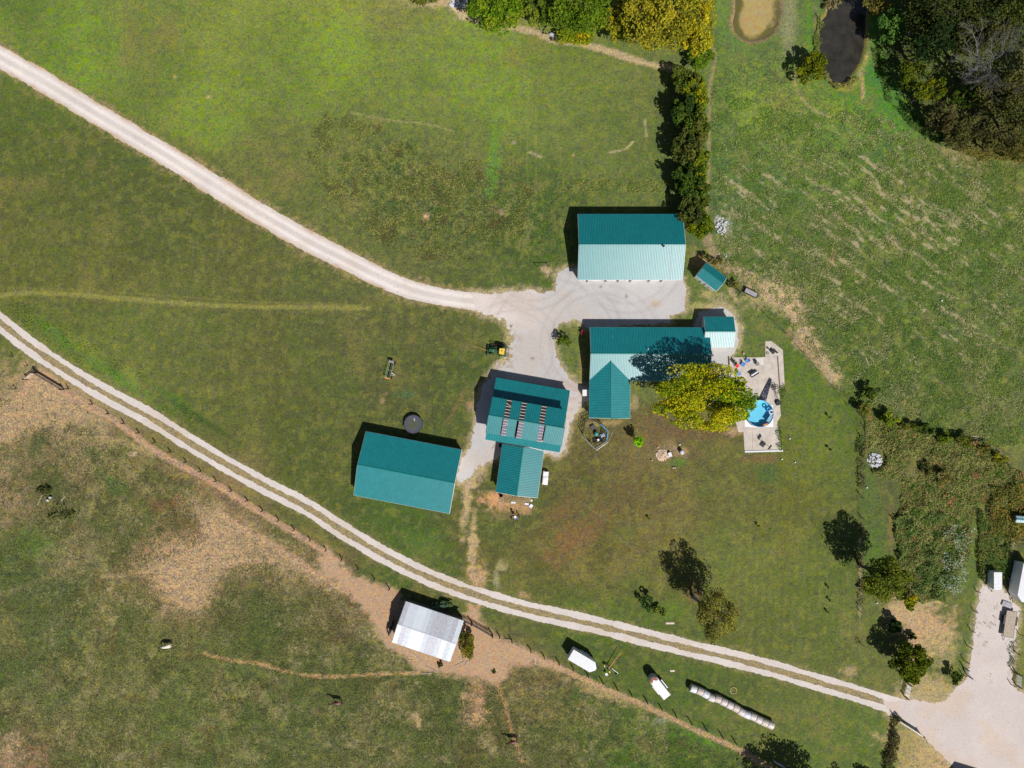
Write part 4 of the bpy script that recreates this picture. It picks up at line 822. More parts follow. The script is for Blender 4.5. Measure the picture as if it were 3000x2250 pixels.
# wood in the north-east corner
WL = [('dark olive crown at the west edge of the corner wood', 2735, 30, 100, 90, 15, DARK + OLIVE), ('broad olive crown on the top edge of the corner wood', 2880, 10, 110, 80, 16, OLIVE + DARK), ('olive-green crown at the top right corner of the wood', 2985, 60, 100, 90, 16, OLIVE + GREEN), ('rounded olive crown above the bare grey tree', 2870, 110, 95, 66, 15, OLIVE),
      ('dark crown west of the bare tree', 2730, 130, 74, 62, 13, DARK), ('yellow-tinged small tree on the west face of the wood', 2672, 215, 42, 50, 7, YG + GREEN), ('green-gold tree left of the bare tree', 2715, 265, 50, 40, 8, GREEN + YG), ('brown-olive crown right of the dark gap', 2935, 285, 80, 66, 13, BROWNY + OLIVE), ('small leafy green tree in the dark gap of the wood', 2825, 285, 40, 36, 8, GREEN),
      ('grey-brown crown on the south-west face of the wood', 2752, 345, 40, 50, 8, BROWNY), ('brown crown at the southern tip of the wood', 2815, 390, 62, 50, 8, BROWNY + OLIVE), ('wide brown-green crown on the right edge of the wood', 3010, 330, 90, 80, 13, BROWNY + GREEN), ('olive crown at the south edge of the wood by the right border', 2925, 410, 62, 44, 9, OLIVE + BROWNY), ('rusty gold bush at the south-east foot of the wood', 2985, 440, 60, 32, 5, [(150, 110, 46), (120, 108, 46), (104, 110, 44)])]
for l, x, y, rx, ry, t, cc in WL: tree(x, y, rx, ry, t, [(v[0] * .72, v[1] * .78, v[2] * .80) for v in cc], l, 'woodland_tree', group='trees of the corner wood', dens=.5, crown0=.12)
for x, y, rx, ry, t, l in ((3110, 60, 90, 110, 15, 'olive woodland tree past the right edge, topmost'), (3120, 260, 90, 100, 14, 'olive woodland tree past the right edge, below the topmost'), (2860, -120, 140, 90, 15, 'olive woodland tree past the top edge, north of the corner wood')): tree(x, y, rx, ry, t, OLIVE, l, 'woodland_tree', dens=.4)
snag(2890, 185, 9, 15, 'leafless grey tree with spreading limbs in the middle of the wood', (2810, 235))
# shade tree of the yard
tree(2060, 1166, 168, 100, 13.5, [(184, 178, 24), (160, 164, 24), (200, 174, 26), (76, 104, 26), (112, 136, 24), (62, 88, 24)], 'large yellow-green shade tree between the house and the round pool', 'shade_tree', base=(2020, 1158), lobes=70, leaf=.19, bare=.12, dens=1.1, seed=8, bark=PALEBARK, crown0=.30)
cr = [o for o in bpy.data.objects if o.name.startswith('shade_tree')][0].children[0].data; nv = len(cr.vertices); co = np.zeros(nv * 3, np.float32); cr.vertices.foreach_get('co', co); co = co.reshape(-1, 3)
tn = np.zeros(nv * 4, np.float32); cr.attributes['tone'].data.foreach_get('color', tn); tn = tn.reshape(-1, 4); gm = sstep(2.0, 7.5, co[:, 0] + 2.4 * (fbm(co[:, 0] * 10, co[:, 1] * 10, 40, 9, 2) - .5) + .25 * co[:, 1]); gm[:] = np.repeat(gm[::4], 4)
tn[:, :3] *= 1.35; tn[:, 0] *= 1 - .36 * gm; tn[:, 1] *= 1 - .14 * gm; cr.attributes['tone'].data.foreach_set('color', tn.ravel())  # the pool side has turned least and is still green
# south-east yard trees
tree(2098, 1796, 64, 74, 13.4, [(140, 134, 66), (122, 118, 60), (156, 150, 60), (98, 104, 50)], 'sparse brownish tall tree above the lane with a long dark shadow', base=(2030, 1750), dens=.62, leaf=.16, bark=PALEBARK, lobes=60, crown0=.10, seed=31)
tree(2590, 1692, 74, 66, 12, [(124, 130, 40), (104, 116, 40), (84, 100, 38)], 'sparse yellow-green tree at the east fence with a long shadow', base=(2517, 1655), dens=.75, leaf=.2, lobes=48, crown0=.15, seed=33)
tree(2664, 1938, 60, 60, 7, [(72, 90, 22), (54, 74, 20), (104, 114, 28)], 'dense round dark green tree by the entrance of the lane', crown0=.1, dens=1.2)
tree(2802, 1984, 18, 18, 2.6, DARK + GREEN, 'small dark green sapling at the corner of the gravel lot', 'sapling', crown0=.1)
tree(2620, 1838, 20, 20, 3, DARK, 'small dark tree in the dry patch above the round tree', 'sapling', crown0=.1)
tree(2672, 1862, 14, 9, 1.5, DARK, 'tiny dark shrub on the pale dry patch', 'bush', 'bush', crown0=0)
tree(2672, 1760, 26, 24, 3, YG, 'yellow-green bush between thicket and dry patch', 'bush', 'bush', crown0=.05)
tree(2550, 1725, 44, 14, 2, [(140, 150, 44), (104, 122, 40)], 'low yellow-green bush under the sparse eastern tree', 'bush', 'bush', crown0=0)
tree(1893, 1766, 22, 24, 2.2, [(84, 108, 52), (66, 90, 46)], 'small grey-green bush left of the tall sparse tree', 'bush', 'bush', crown0=0, dens=.7)
tree(1925, 1790, 26, 20, 1.2, [(110, 124, 48), (84, 100, 44)], 'low weedy clump beside the grey-green bush', 'bush', 'bush', crown0=0, dens=.5)
tree(2375, 2385, 110, 70, 11, GREEN, 'tree below the bottom edge whose shadow falls on the lower lawn', base=(2370, 2310), dens=.9)
tree(2492, 2330, 30, 30, 5, GREEN, 'small tree below the bottom edge beside the fence corner', dens=.5)
tree(2560, 2280, 40, 14, 2.5, GREEN + OLIVE, 'scrub along the fence at the bottom edge', 'bush', 'bush', crown0=0, dens=.6)
# around the buildings
tree(1868, 1292, 13.5, 17, 3.6, [(140, 196, 20), (120, 176, 20)], 'small lime-green tree south of the front gable wing', 'sapling', leaf=.24, crown0=.3, lobes=14, dens=1.2)
tree(1652, 996, 24, 18, 2.6, [(96, 116, 30), (60, 76, 26)], 'loose green shrub in the grass island west of the house', 'bush', 'bush', crown0=.05, dens=.45, leaf=.2)
tree(1706, 975, 6, 7, 1.2, [(186, 84, 88), (150, 60, 66)], 'small red-leaved shrub at the west end of the house', 'bush', 'bush', leaf=.13, crown0=0)
tree(1366, 1885, 24, 46, 3.2, [(96, 100, 44), (72, 80, 36), (176, 160, 36)], 'tall bush with yellow flowers against the east wall of the tin barn', 'bush', 'bush', crown0=0, dens=.9, leaf=.2)
tree(1290, 1772, 44, 13, 1.4, [(70, 92, 50), (92, 108, 44), (120, 150, 130)], 'low weeds along the shaded north wall of the tin barn', 'bush', 'bush', crown0=0, dens=.6, leaf=.18)
tree(1290, 1948, 8, 8, .9, DARK + BROWNY, 'small weed at the south corner of the tin barn', 'bush', 'bush', crown0=0, leaf=.12)
tree(2100, 1012 - 246, 20, 12, 1.5, OLIVE + BROWNY, 'scrubby bush on the east side of the garden shed', 'bush', 'bush', crown0=0, dens=.5)
tree(2070, 752, 18, 12, 1.6, DARK + BROWNY, 'scrubby bush behind the garden shed', 'bush', 'bush', crown0=0, dens=.5)
tree(2148, 832, 14, 16, 1.2, DARK + OLIVE, 'scrub at the fence end above the trough', 'bush', 'bush', crown0=0, dens=.5)
tree(2535, 1196, 22, 18, 3.2, GREEN + OLIVE, 'green bush at the bend of the eastern fence', 'bush', 'bush', crown0=0)
tree(2552, 1150, 26, 22, 3.6, DARK + GREEN, 'dark spiky bush north of the fence bend', 'bush', 'bush', crown0=0, dens=.5)
tree(2606, 1228, 28, 24, 3.4, [(150, 160, 44), (112, 134, 40)], 'yellow-green tree at the north-west corner of the thicket', 'bush', 'bush', crown0=0, dens=.7)
tree(130, 1440, 24, 14, 1.0, [(84, 88, 48), (64, 72, 40)], 'dark brush pile bush in the west pasture', 'bush', 'bush', crown0=0, dens=.5)
tree(180, 1500, 52, 24, 1.1, DARK + OLIVE, 'low dark weeds below the brush pile', 'bush', 'bush', crown0=0, dens=.16)
for i, (x, y, h, l) in enumerate([(2432, 1222, 1.3, 'young sapling in the mown lawn east of the pool'), (2433, 1316, 1.3, 'young sapling in the lawn east of the concrete pad'), (2222, 1541, 1.0, 'dark seedling alone in the middle of the south lawn'), (1900, 1518, .8, 'tuft-like seedling in the south lawn left of centre'), (2426, 1720, .8, 'uppermost of the three saplings west of the east fence'), (2430, 1757, .8, 'middle one of the three saplings west of the east fence'), (2424, 1793, .8, 'lowest of the three saplings west of the east fence')]):
    tree(x, y, 4, 4, h, DARK + GREEN, l, 'sapling', 'sapling', leaf=.13, crown0=.2, dens=.8)
for i, (x, y, l) in enumerate([(1348, 1937, 'brown weed tuft on the trampled earth'), (1446, 1967, 'grey-green weed tuft in the middle of the trampled earth')]):
    tree(x, y, 8, 6, .4, DARK, l, 'weed_tuft', 'plant', leaf=.13, crown0=0, dens=.6) if i else None

for x, y, rx, ry, h, cc, l in ((2660, 1250, 24, 16, 2.2, OLIVE + GREEN, 'first green bush from the left along the top edge of the thicket'), (2712, 1262, 26, 18, 2.6, DARK + GREEN, 'dark green bush, second along the top edge of the thicket'), (2765, 1282, 26, 16, 2.2, GREEN, 'green bush, third along the top edge of the thicket'), (2826, 1292, 30, 16, 2.4, GREEN + OLIVE, 'wide green bush under the pale log on the thicket edge'), (2884, 1312, 22, 16, 2.0, OLIVE, 'olive bush right of the pale log on the thicket edge'), (2930, 1340, 22, 18, 2.2, YG + OLIVE, 'yellowing bush at the north-east corner of the thicket'), (2770, 1400, 30, 24, 1.8, OLIVE + [(150, 142, 96)], 'pale olive shrub in the middle of the thicket'), (2715, 1372, 18, 22, 1.8, DARK + BROWNY, 'dark brownish shrub west of the middle of the thicket')):
    tree(x, y, rx, ry, h, cc, l, 'bush', 'bush', crown0=0, dens=.8, leaf=.2, group='bushes of the thicket')
# ---- undergrowth nobody could count
def scatter(name, poly, n, hfun, cols, leaf, seed, thr=.45, wl_=40, up=.8, hole=None):
    rng = np.random.default_rng(seed); xs = [p[0] for p in poly]; ys = [p[1] for p in poly]
    X = rng.uniform(min(xs) - 10, max(xs) + 10, n * 3); Y = rng.uniform(min(ys) - 10, max(ys) + 10, n * 3)
    d = dpoly(X, Y, poly); nn = fbm(X, Y, wl_, seed, 4, .6)
    ok = (d < (nn - .5) * 30) & (nn > thr)
    if hole: ok &= np.hypot(X - hole[0], Y - hole[1]) > hole[2]
    if name == 'pasture_tufts':
        for pl, st in DUST[:2]: ok &= (dpoly(X, Y, pl) > -6) | (rng.random(len(X)) < .12)
    ok = ok; X = X[ok][:n]; Y = Y[ok][:n]; nn = nn[ok][:n]
    h = hfun(X, Y, nn) * rng.random(len(X)) ** .6
    Pn = np.stack([(X - 1500) * S, (1125 - Y) * S, h + .03], 1)
    cc = np.array([alb(c) for c in cols]) * (2.1 if 'thicket' in name or 'patch' in name else 1.75); f = fbm(X, Y, 34 if n < 100000 else 90, seed + 5, 5, .65); idx = np.clip(((f - .28) / .44 * len(cc) + rng.normal(0, .55, len(X))), 0, len(cc) - 1).astype(int)
    t = cc[idx] * rng.uniform(.7, 1.25, len(X))[:, None]
    o = link(name, fast_mesh(name, quads(Pn, leaf, up, rng, .5), 4, LEAF, t)); return tag(o, kind='stuff')
TH = [(2535,1195),(2600,1225),(2700,1265),(2790,1290),(2880,1300),(2960,1370),(3060,1420),(3100,1520),(2960,1520),(2940,1470),(2860,1500),(2830,1640),(2790,1740),(2700,1765),(2640,1750),(2620,1560),(2640,1420),(2560,1390),(2525,1330)]
scatter('bramble_thicket', TH, 90000, lambda X, Y, n: .12 + 1.3 * np.clip(n - .36, 0, 1) * 2, [(84,102,46),(112,120,60),(140,134,88),(98,112,52),(128,122,78),(104,96,62),(108,118,60),(78,100,46),(116,124,66),(136,110,74)], .15, 5, .28, 50, hole=(2562, 1345, 32))
scatter('blackberry_patch', [(2620,1520),(2700,1500),(2800,1510),(2830,1600),(2800,1700),(2760,1760),(2660,1720),(2630,1620)], 14000, lambda X, Y, n: .3 + 1.3 * np.clip(n - .40, 0, 1) * 2, [(66,86,42),(84,102,52),(104,116,66),(74,92,46)], .17, 6, .42, 30)
scatter('silvery_weeds', [(2760,1530),(2850,1540),(2840,1660),(2790,1740),(2740,1700),(2760,1600)], 1300, lambda X, Y, n: 1.6 + X * 0, [(150,160,140),(176,184,170),(120,140,100)], .12, 7, .52, 26)
scatter('autumn_scrub', [(2900,1430),(3100,1400),(3100,1640),(2960,1590),(2890,1560)], 9000, lambda X, Y, n: 1.8 * n + .2, [(134,116,54),(112,114,50),(100,106,50),(124,100,58)], .2, 8, .3, 40)
scatter('lot_edge_weeds', [(2870,1500),(2960,1540),(2950,1690),(2875,1700),(2860,1600)], 7000, lambda X, Y, n: 1.1 * n + .1, [(80,104,48),(96,112,56),(116,118,62)], .16, 9, .3, 30)
scatter('fence_growth', [(2512,1200),(2524,1200),(2526,1500),(2524,1660),(2526,1890),(2512,1890),(2516,1600)], 2200, lambda X, Y, n: .2 + .9 * n, [(66,84,42),(96,100,54),(124,110,76)], .14, 10, .54, 40)
scatter('fence_growth', [(2100,790),(2160,850),(2290,965),(2400,1085),(2520,1205),(2528,1196),(2410,1072),(2300,950),(2170,835),(2110,775)], 3600, lambda X, Y, n: .1 + .6 * n, [(66,76,40),(96,96,54),(120,100,70)], .13, 11, .47, 26)
scatter('fence_growth', [(2612,2095),(2630,2100),(2620,2180),(2612,2260),(2590,2260),(2600,2180)], 2600, lambda X, Y, n: .1 + 1.4 * n, [(66,66,42),(90,84,50),(92,108,44)], .14, 12, .4, 30)
PAD = [(960,330),(1120,380),(1250,470),(1420,480),(1560,560),(1520,700),(1380,760),(1240,760),(1100,700),(960,560),(900,440)]
scatter('paddock_weeds', PAD, 30000, lambda X, Y, n: .06 + .35 * np.clip(n - .5, 0, 1) * 3, [(88,104,50),(118,122,62),(142,140,80),(80,98,48),(104,92,58)], .11, 13, .50, 34)
scatter('paddock_weeds', [(1650,530),(1960,530),(1960,562),(1640,560)], 2500, lambda X, Y, n: .05 + .3 * n, [(104,122,56),(140,142,78)], .1, 14, .5, 26)
scatter('lane_bank_weeds', [(20,905),(100,978),(226,1060),(340,1124),(452,1186),(565,1254),(600,1232),(480,1140),(300,1025),(120,925),(30,872)], 7000, lambda X, Y, n: .04 + .3 * n, [(84,120,42),(104,132,48),(76,98,42),(130,136,60)], .12, 15, .48, 36)
scatter('pool_edge_weeds', [(2285,1140),(2298,1132),(2300,1170),(2290,1200),(2278,1240),(2294,1300),(2284,1322),(2276,1250),(2288,1190)], 1500, lambda X, Y, n: .1 + .5 * n, [(96,116,60),(70,96,44)], .1, 16, .3, 20)
scatter('pond_reeds', [(2430,245),(2455,262),(2490,256),(2510,232),(2505,226),(2480,246),(2452,250)], 900, lambda X, Y, n: .2 + .8 * n, [(150,140,90),(110,112,50)], .16, 17, .2, 20)
scatter('pond_bank_grass', [(2392,40),(2404,50),(2396,150),(2410,200),(2420,235),(2400,200),(2386,120)], 1800, lambda X, Y, n: .1 + .6 * n, [(110,112,60),(90,116,48),(140,132,84)], .14, 18, .3, 20)
scatter('wood_edge_grass', [(2545,120),(2590,180),(2640,290),(2730,370),(2800,430),(2770,440),(2680,380),(2600,300),(2560,200)], 8000, lambda X, Y, n: .05 + .7 * n, [(60,92,42),(76,104,46),(88,100,50)], .15, 19, .35, 36)
scatter('wood_edge_grass', [(2790,440),(2870,470),(3100,480),(3100,440),(2860,430)], 5000, lambda X, Y, n: .05 + .8 * n, [(120,108,54),(96,104,48),(150,128,76)], .15, 20, .35, 36)
scatter('lot_weeds', [(2870,1740),(2920,1760),(2900,2000),(2860,1980)], 700, lambda X, Y, n: .05 + .3 * n, [(92,106,46),(120,92,60),(76,96,46)], .1, 21, .62, 18)
scatter('lot_weeds', [(2960,1880),(2972,1880),(2968,1960),(2952,1960)], 500, lambda X, Y, n: .05 + .3 * n, [(84,90,46),(70,86,42)], .1, 22, .45, 18)

scatter('pasture_tufts', [(-60,1160),(100,1180),(300,1290),(560,1440),(800,1610),(960,1740),(1100,1960),(1500,2030),(1900,2130),(2200,2260),(1900,2330),(-60,2330)], 120000, lambda X, Y, n: .05 + .25 * np.clip(n - .5, 0, 1) * 3, [(80,100,48),(98,114,56),(120,118,74),(74,94,42),(104,100,60),(66,84,38)], .10, 23, .43, 30)
scatter('hay_stubble', [(2085,480),(2085,250),(2300,330),(2560,320),(2760,450),(3060,470),(3060,1290),(2900,1310),(2740,1270),(2530,1180),(2340,990),(2120,790)], 130000, lambda X, Y, n: .04 + .26 * np.clip(n - .5, 0, 1) * 3, [(82,112,50),(98,126,56),(112,132,60),(74,102,48),(160,156,112),(100,120,54)], .11, 24, .44, 26)
# ================================================================= FENCES, GATES
POST = mat('fence_post_wood', (.045, .036, .03), .9, 0, .2, 8); WIRE = mat('fence_wire', (.25, .25, .25), .5, .8, .1, 5)
PIPE = mat('galvanised_pipe', (.50, .51, .52), .4, .3, .08, 5); BLK = mat('black_pipe', (.02, .02, .022), .5, 0, .1, 5)
def post_mesh(h, r): return MB().tube((0, 0, -.2), (0, 0, h), r, r * .92, 8).mesh('post', POST)
PM = {}
def fence(name, pts, h, label, r=.075, wires=3, wm=WIRE, cat='fence', wr=.008, vary=.1, seed=1, group=None):
    rr = random.Random(seed); w = [P(x, y) for x, y in pts]; root = thing(name, tuple(w[0]), label, cat, group)
    key = (h, r); PM.setdefault(key, post_mesh(h, r))
    for p in w:
        t = Matrix.Rotation(rr.uniform(-.05, .05), 4, 'X') @ Matrix.Rotation(rr.uniform(-.05, .05), 4, 'Y'); t.translation = p - root.location; k = 1 + rr.uniform(-vary, vary)
        link('post', PM[key], root, t @ Matrix.Diagonal((1, 1, k, 1)))
    for j in range(wires):
        z = h * (.92 - .27 * j); bx = MB(); bx.path([tuple(p + Vector((0, 0, z))) for p in w], wr, 4); bx.part('wire', wm, root)
    return root
def Z4(x, y): return (x / 2.212, 750 + y / 2.212)
def Z7(x, y): return (x / 2.212, 1500 + y / 2.212)
def Z8(x, y): return (1000 + x / 2.212, 1500 + y / 2.212)
def Z9(x, y): return (2000 + x / 2.212, 1500 + y / 2.212)
fence('pasture_fence', [Z4(*p) for p in ((445, 862), (600, 960), (703, 1022), (805, 1085), (903, 1145), (1008, 1208), (1107, 1268), (1207, 1335), (1303, 1395), (1402, 1458), (1502, 1522), (1605, 1585), (1703, 1650))] + [Z7(*p) for p in ((1807, 55), (1908, 115), (2012, 180), (2115, 245))] + [Z8(*p) for p in ((5, 305), (110, 368), (215, 435), (313, 497))], 1.25, 'post and wire fence beside the lane, from the corner gate down to the tin barn', r=.11)
fence('pasture_fence', [Z8(*p) for p in ((1025, 803), (1105, 835), (1228, 893), (1313, 935), (1410, 975), (1500, 1008), (1597, 1055), (1692, 1100), (1785, 1140), (1880, 1180), (1978, 1222), (2072, 1268), (2165, 1312))] + [Z9(*p) for p in ((50, 1355), (148, 1400), (250, 1445), (337, 1485), (440, 1540))], 1.4, 'post and wire fence running past the cargo trailer and the row of bales', r=.11, seed=2)
fence('corner_fence', [Z4(*p) for p in ((85, 650), (182, 712), (245, 745))], 1.3, 'two-bay wire fence north of the pasture corner gate', seed=3)
fence('corner_fence', [Z4(*p) for p in ((105, 862), (10, 940), (-90, 1010))], 1.3, 'short wire fence running off the left edge below the corner gate', seed=4)
fence('field_fence', [(2131, 818), (2165, 856), (2217, 897), (2253, 935), (2298, 976), (2348, 1030), (2393, 1084), (2443, 1139), (2479, 1184), (2518, 1216)], 1.2, 'overgrown wire fence running diagonally between the lawn and the hay field', r=.05, seed=5)
fence('field_fence', [(2519, 1216), (2519, 1275), (2520, 1335), (2520, 1395), (2521, 1455), (2522, 1515), (2521, 1580), (2517, 1672), (2516, 1730), (2518, 1790), (2520, 1884)], 1.5, 'north-south wire fence on the east side of the big lawn', r=.06, seed=6)
fence('lot_fence', [(2881, 1624), (2870, 1680), (2859, 1731), (2852, 1789), (2843, 1846), (2834, 1892), (2825, 1935), (2818, 1975)], 1.5, 'wire fence on the west side of the gravel lot', r=.08, seed=7)
fence('lot_fence', [(2985, 1857), (2976, 1911), (2967, 1966), (2961, 2004), (3010, 2014), (3060, 2024)], 1.5, 'wire fence on the east side of the gravel lot', r=.08, seed=8)
fence('road_fence', [(2617, 2094), (2610, 2150), (2602, 2208), (2597, 2265)], 1.5, 'weedy wire fence south of the lane entrance gate', r=.08, seed=9)
fence('thicket_fence', [(2790, 1290), (2850, 1282), (2945, 1330), (2960, 1370), (3010, 1360)], 1.3, 'wire fence at the north-east corner of the thicket', r=.05, seed=10)
def gate(name, a, b, z0, z1, bars, m, label, r=.035, uprights=4, posts=True, pr=.1):
    A, B = P(*a), P(*b); root = thing(name, tuple(A), label, 'gate'); V3 = Vector
    for k in range(bars):
        z = z0 + (z1 - z0) * k / (bars - 1); MB().tube(A + V3((0, 0, z)), B + V3((0, 0, z)), r, n=6).part('rail', m, root)
    for k in range(uprights):
        p = A.lerp(B, k / (uprights - 1)); MB().tube(p + V3((0, 0, z0)), p + V3((0, 0, z1)), r * .9, n=6).part('upright', m, root)
    if posts:
        for p in (A, B):
            q = p + (A - B).normalized() * (.18 if p is A else -.18); MB().tube((q.x, q.y, -.1), (q.x, q.y, z1 + .35), pr, n=8).part('post', POST, root)
    return root
gate('pipe_gate', (2624, 2104), (2693, 2148), .3, 1.3, 5, PIPE, 'long open galvanised gate lying along the south side of the lane entrance', r=.055)
gate('pipe_gate', (2650, 2037), (2657, 2003), .3, 1.3, 5, PIPE, 'galvanised gate swung open beside the round dark tree', r=.05)
gate('pipe_gate', (2824, 1958), (2832, 1958 + 18), .3, 1.4, 5, PIPE, 'small gate at the south end of the gravel lot fence', r=.03)
gate('pipe_gate', (2976, 2004), (2978, 1974), .3, 1.3, 5, PIPE, 'white gate leaf at the east fence corner of the gravel lot', r=.04)
gate('farm_gate', Z8(850, 718), Z8(975, 790), .25, 1.35, 5, BLK, 'dark tube gate closing the gap east of the tin barn', r=.04, uprights=5, pr=.13)
gate('farm_gate', Z8(785, 690), Z8(843, 716), .25, 1.35, 5, BLK, 'short dark gate panel against the tin barn corner', r=.04, uprights=3)
gate('wood_gate', Z4(240, 760), Z4(410, 862), .3, 1.2, 4, WOOD, 'wooden rail gate on the north-east side of the pasture corner', r=.06, pr=.12)
gate('wood_gate', Z4(185, 795), Z4(235, 757), .3, 1.2, 4, BOARD, 'short pale rail gate on the west side of the pasture corner', r=.07, uprights=3, pr=.12)
gate('pipe_gate', Z9(575, 1598), Z9(655, 1642), .3, 1.3, 5, PIPE, 'galvanised gate at the bottom end of the pasture fence', r=.05)
# clothes line by the machine shed: two posts and a bar
r_ = thing('hitching_rail', tuple(P(1590, 782)), 'thin black two-post rail frame on the grass west of the machine shed', 'rail'); A, B = P(1569, 781), P(1611, 781.5)
MB().tube(A + Vector((0, 0, 1.1)), B + Vector((0, 0, 1.1)), .05, n=8).part('crossbar', BLK, r_)
for p in (A.lerp(B, .08), A.lerp(B, .92)): MB().tube(p, p + Vector((0, 0, 1.1)), .05, n=8).part('leg', BLK, r_)

# ================================================================= TRAILERS
WPAINT = mat('white_paint', (.70, .71, .73), .35, 0, .03, 2); RUST = mat('rusty_white_paint', (.24, .05, .03), .7, 0, .2, 2, 0, .5, (.30, .10, .06))
RUBBER = mat('rubber', (.012, .012, .012), .8, 0, .2, 8); CHROME = mat('hub_metal', (.5, .5, .5), .35, .6, .1, 5)
def rust_paint():
    m = mat('worn_white_roof', (.66, .66, .65), .5, 0, .03, 2)
    nt = m.node_tree; b = nt.nodes['Principled BSDF']; rp = [n for n in nt.nodes if n.type == 'VALTORGB'][0]; nz = [n for n in nt.nodes if n.type == 'TEX_NOISE'][0]; nz.inputs['Scale'].default_value = .9
    rp.color_ramp.elements[0].position = .60; rp.color_ramp.elements[0].color = (.68, .68, .67, 1); rp.color_ramp.elements[1].position = .68; rp.color_ramp.elements[1].color = (.46, .26, .18, 1); return m
WORN = rust_paint()
def axes(p, q):
    u = Vector((q[0] - p[0], -(q[1] - p[1]), 0)).normalized(); return u, Vector((-u.y, u.x, 0))
def wheel(root, c, u, v, r=.36, w=.22, name='wheel'):
    t = MB().tube(c - v * w / 2, c + v * w / 2, r, n=16).part(name, RUBBER, root); h = MB().tube(c - v * (w / 2 + .01), c + v * (w / 2 + .01), r * .55, n=12); o = link('rim', h.mesh('rim', CHROME, root.location), t); return t
def place_frame(root, u, v, c):
    M = Matrix((u, v, Vector((0, 0, 1)))).transposed().to_4x4(); M.translation = c - root.location; return M
def cargo_trailer(name, rear, nose, width, height, vnose, label, bows=14, z0=.45, fender_side=1, roofm=None):
    """rear, nose: apparent roof centre line ends (px) ; width in m"""
    a, b = P(*rear, height), P(*nose, height); a.z = b.z = 0; L = (b - a).length; u = (b - a).normalized(); v = Vector((-u.y, u.x, 0)); c = (a + b) / 2
    root = thing(name, tuple(c), label, 'trailer'); h = width / 2; Lb = L - vnose
    pl = [(-L / 2, -h), (-L / 2 + Lb, -h), (L / 2, -h * .22), (L / 2, h * .22), (-L / 2 + Lb, h), (-L / 2, h)]
    M = place_frame(root, u, v, c)
    MB().prism(pl, z0, height - .04).part('body', WPAINT, root, False, M=M)
    MB().prism([(x * 1.006, y * 1.012) for x, y in pl], height - .04, height).part('roof', roofm or WPAINT, root, False, M=M)
    for i in range(bows):
        x = -L / 2 + (i + .5) * Lb / bows; MB().box((x, 0, height + .012), (.05, width * .98, .022)).part('roof_bow', WPAINT, root, False, M=M)
    for s in (-1, 1):
        MB().box((-.2, s * (h + .13), z0 + .34), (1.9, .26, .06)).box((-.2 - .92, s * (h + .13), z0 + .18), (.06, .26, .3)).box((-.2 + .92, s * (h + .13), z0 + .18), (.06, .26, .3)).part('fender', WPAINT, root, False, M=M)
        for dx in (-.62, .22):
            c_ = MB().tube((dx, s * (h + .02), .36), (dx, s * (h + .24), .36), .36, n=16).part('wheel', RUBBER, root, False, M=M); link('rim', MB().tube((dx, s * (h + .02), .36), (dx, s * (h + .26), .36), .2, n=12).mesh('rim', CHROME), c_)
        MB().tube((-L / 2, s * h, z0), (-L / 2 + Lb, s * h, z0), .03, n=4).part('lower_rail', PIPE, root, False, M=M)
    MB().box((L * .27, -h - .012, (z0 + height) / 2), (.75, .03, height - z0 - .3)).part('side_door', WPAINT, root, False, M=M)
    MB().box((-L / 2 - .012, 0, (z0 + height) / 2), (.03, width * .92, height - z0 - .15)).part('rear_door', WPAINT, root, False, M=M)
    MB().tube((L / 2 - .3, -h * .4, z0), (L / 2 + .9, 0, z0), .045, n=6).tube((L / 2 - .3, h * .4, z0), (L / 2 + .9, 0, z0), .045, n=6).tube((L / 2 + .8, 0, .1), (L / 2 + .8, 0, z0 + .4), .04, n=6).part('hitch', DARKM, root, False, M=M)
    return root
def mid2(a, b): return ((a[0] + b[0]) / 2, (a[1] + b[1]) / 2)
cargo_trailer('cargo_trailer', mid2((1665.2, 1933), (1679.7, 1902.4)), (1745.5, 1961), 2.15, 2.25, .75, 'white enclosed cargo trailer with pointed nose parked by the pasture fence')
cargo_trailer('cargo_trailer', (2924, 1677), (2924, 1728), 1.52, 2.2, .1, 'short white box trailer at the north end of the gravel lot', bows=5)
cargo_trailer('cargo_trailer', (3019, 1655), (2998, 1764), 2.6, 2.9, 1.1, 'long white enclosed trailer cut by the right edge', bows=18, z0=.5)
# livestock trailer
a = P(*mid2((1900.3, 1997.3), (1921, 1977.4)), 2.2); b = P(*mid2((1965.4, 2035.3), (1944.6, 2051.6)), 2.2); a.z = b.z = 0; u = (a - b).normalized(); v = Vector((-u.y, u.x, 0)); c = (a + b) / 2; L = (a - b).length; h = .86
root = thing('livestock_trailer', tuple(c), 'old white livestock trailer with a rust-red nose on the grass', 'trailer'); M = place_frame(root, u, v, c)
nose = [(-L / 2, -h), (L / 2 - .7, -h), (L / 2 - .25, -h * .85), (L / 2 + .1, -h * .45), (L / 2 + .18, 0), (L / 2 + .1, h * .45), (L / 2 - .25, h * .85), (L / 2 - .7, h), (-L / 2, h)]
MB().prism(nose, .45, 2.05).part('body', mat('trailer_side', (.34, .35, .36), .6, 0, .12, 2), root, False, M=M)
k = MB(); n = len(nose); ring = lambda s, z: [(x * s if x > 0 else x, y * s, z) for x, y in nose]
for s, z in ((1.0, 2.05), (.97, 2.13), (.85, 2.2)): k.v += ring(s, z)
for j in range(2): k.f += [(j * n + i, j * n + (i + 1) % n, (j + 1) * n + (i + 1) % n, (j + 1) * n + i) for i in range(n)]
k.f.append(tuple(range(2 * n, 3 * n))); k.part('roof', WORN, root, False, M=M)
cap = [(L / 2 - .95, -h * .8), (L / 2 - .45, -h * .83), (L / 2 - .1, -h * .6), (L / 2 + .02, 0), (L / 2 - .1, h * .6), (L / 2 - .4, h * .83), (L / 2 - .75, h * .8), (L / 2 - .62, h * .3), (L / 2 - .35, 0), (L / 2 - .8, -h * .3)]
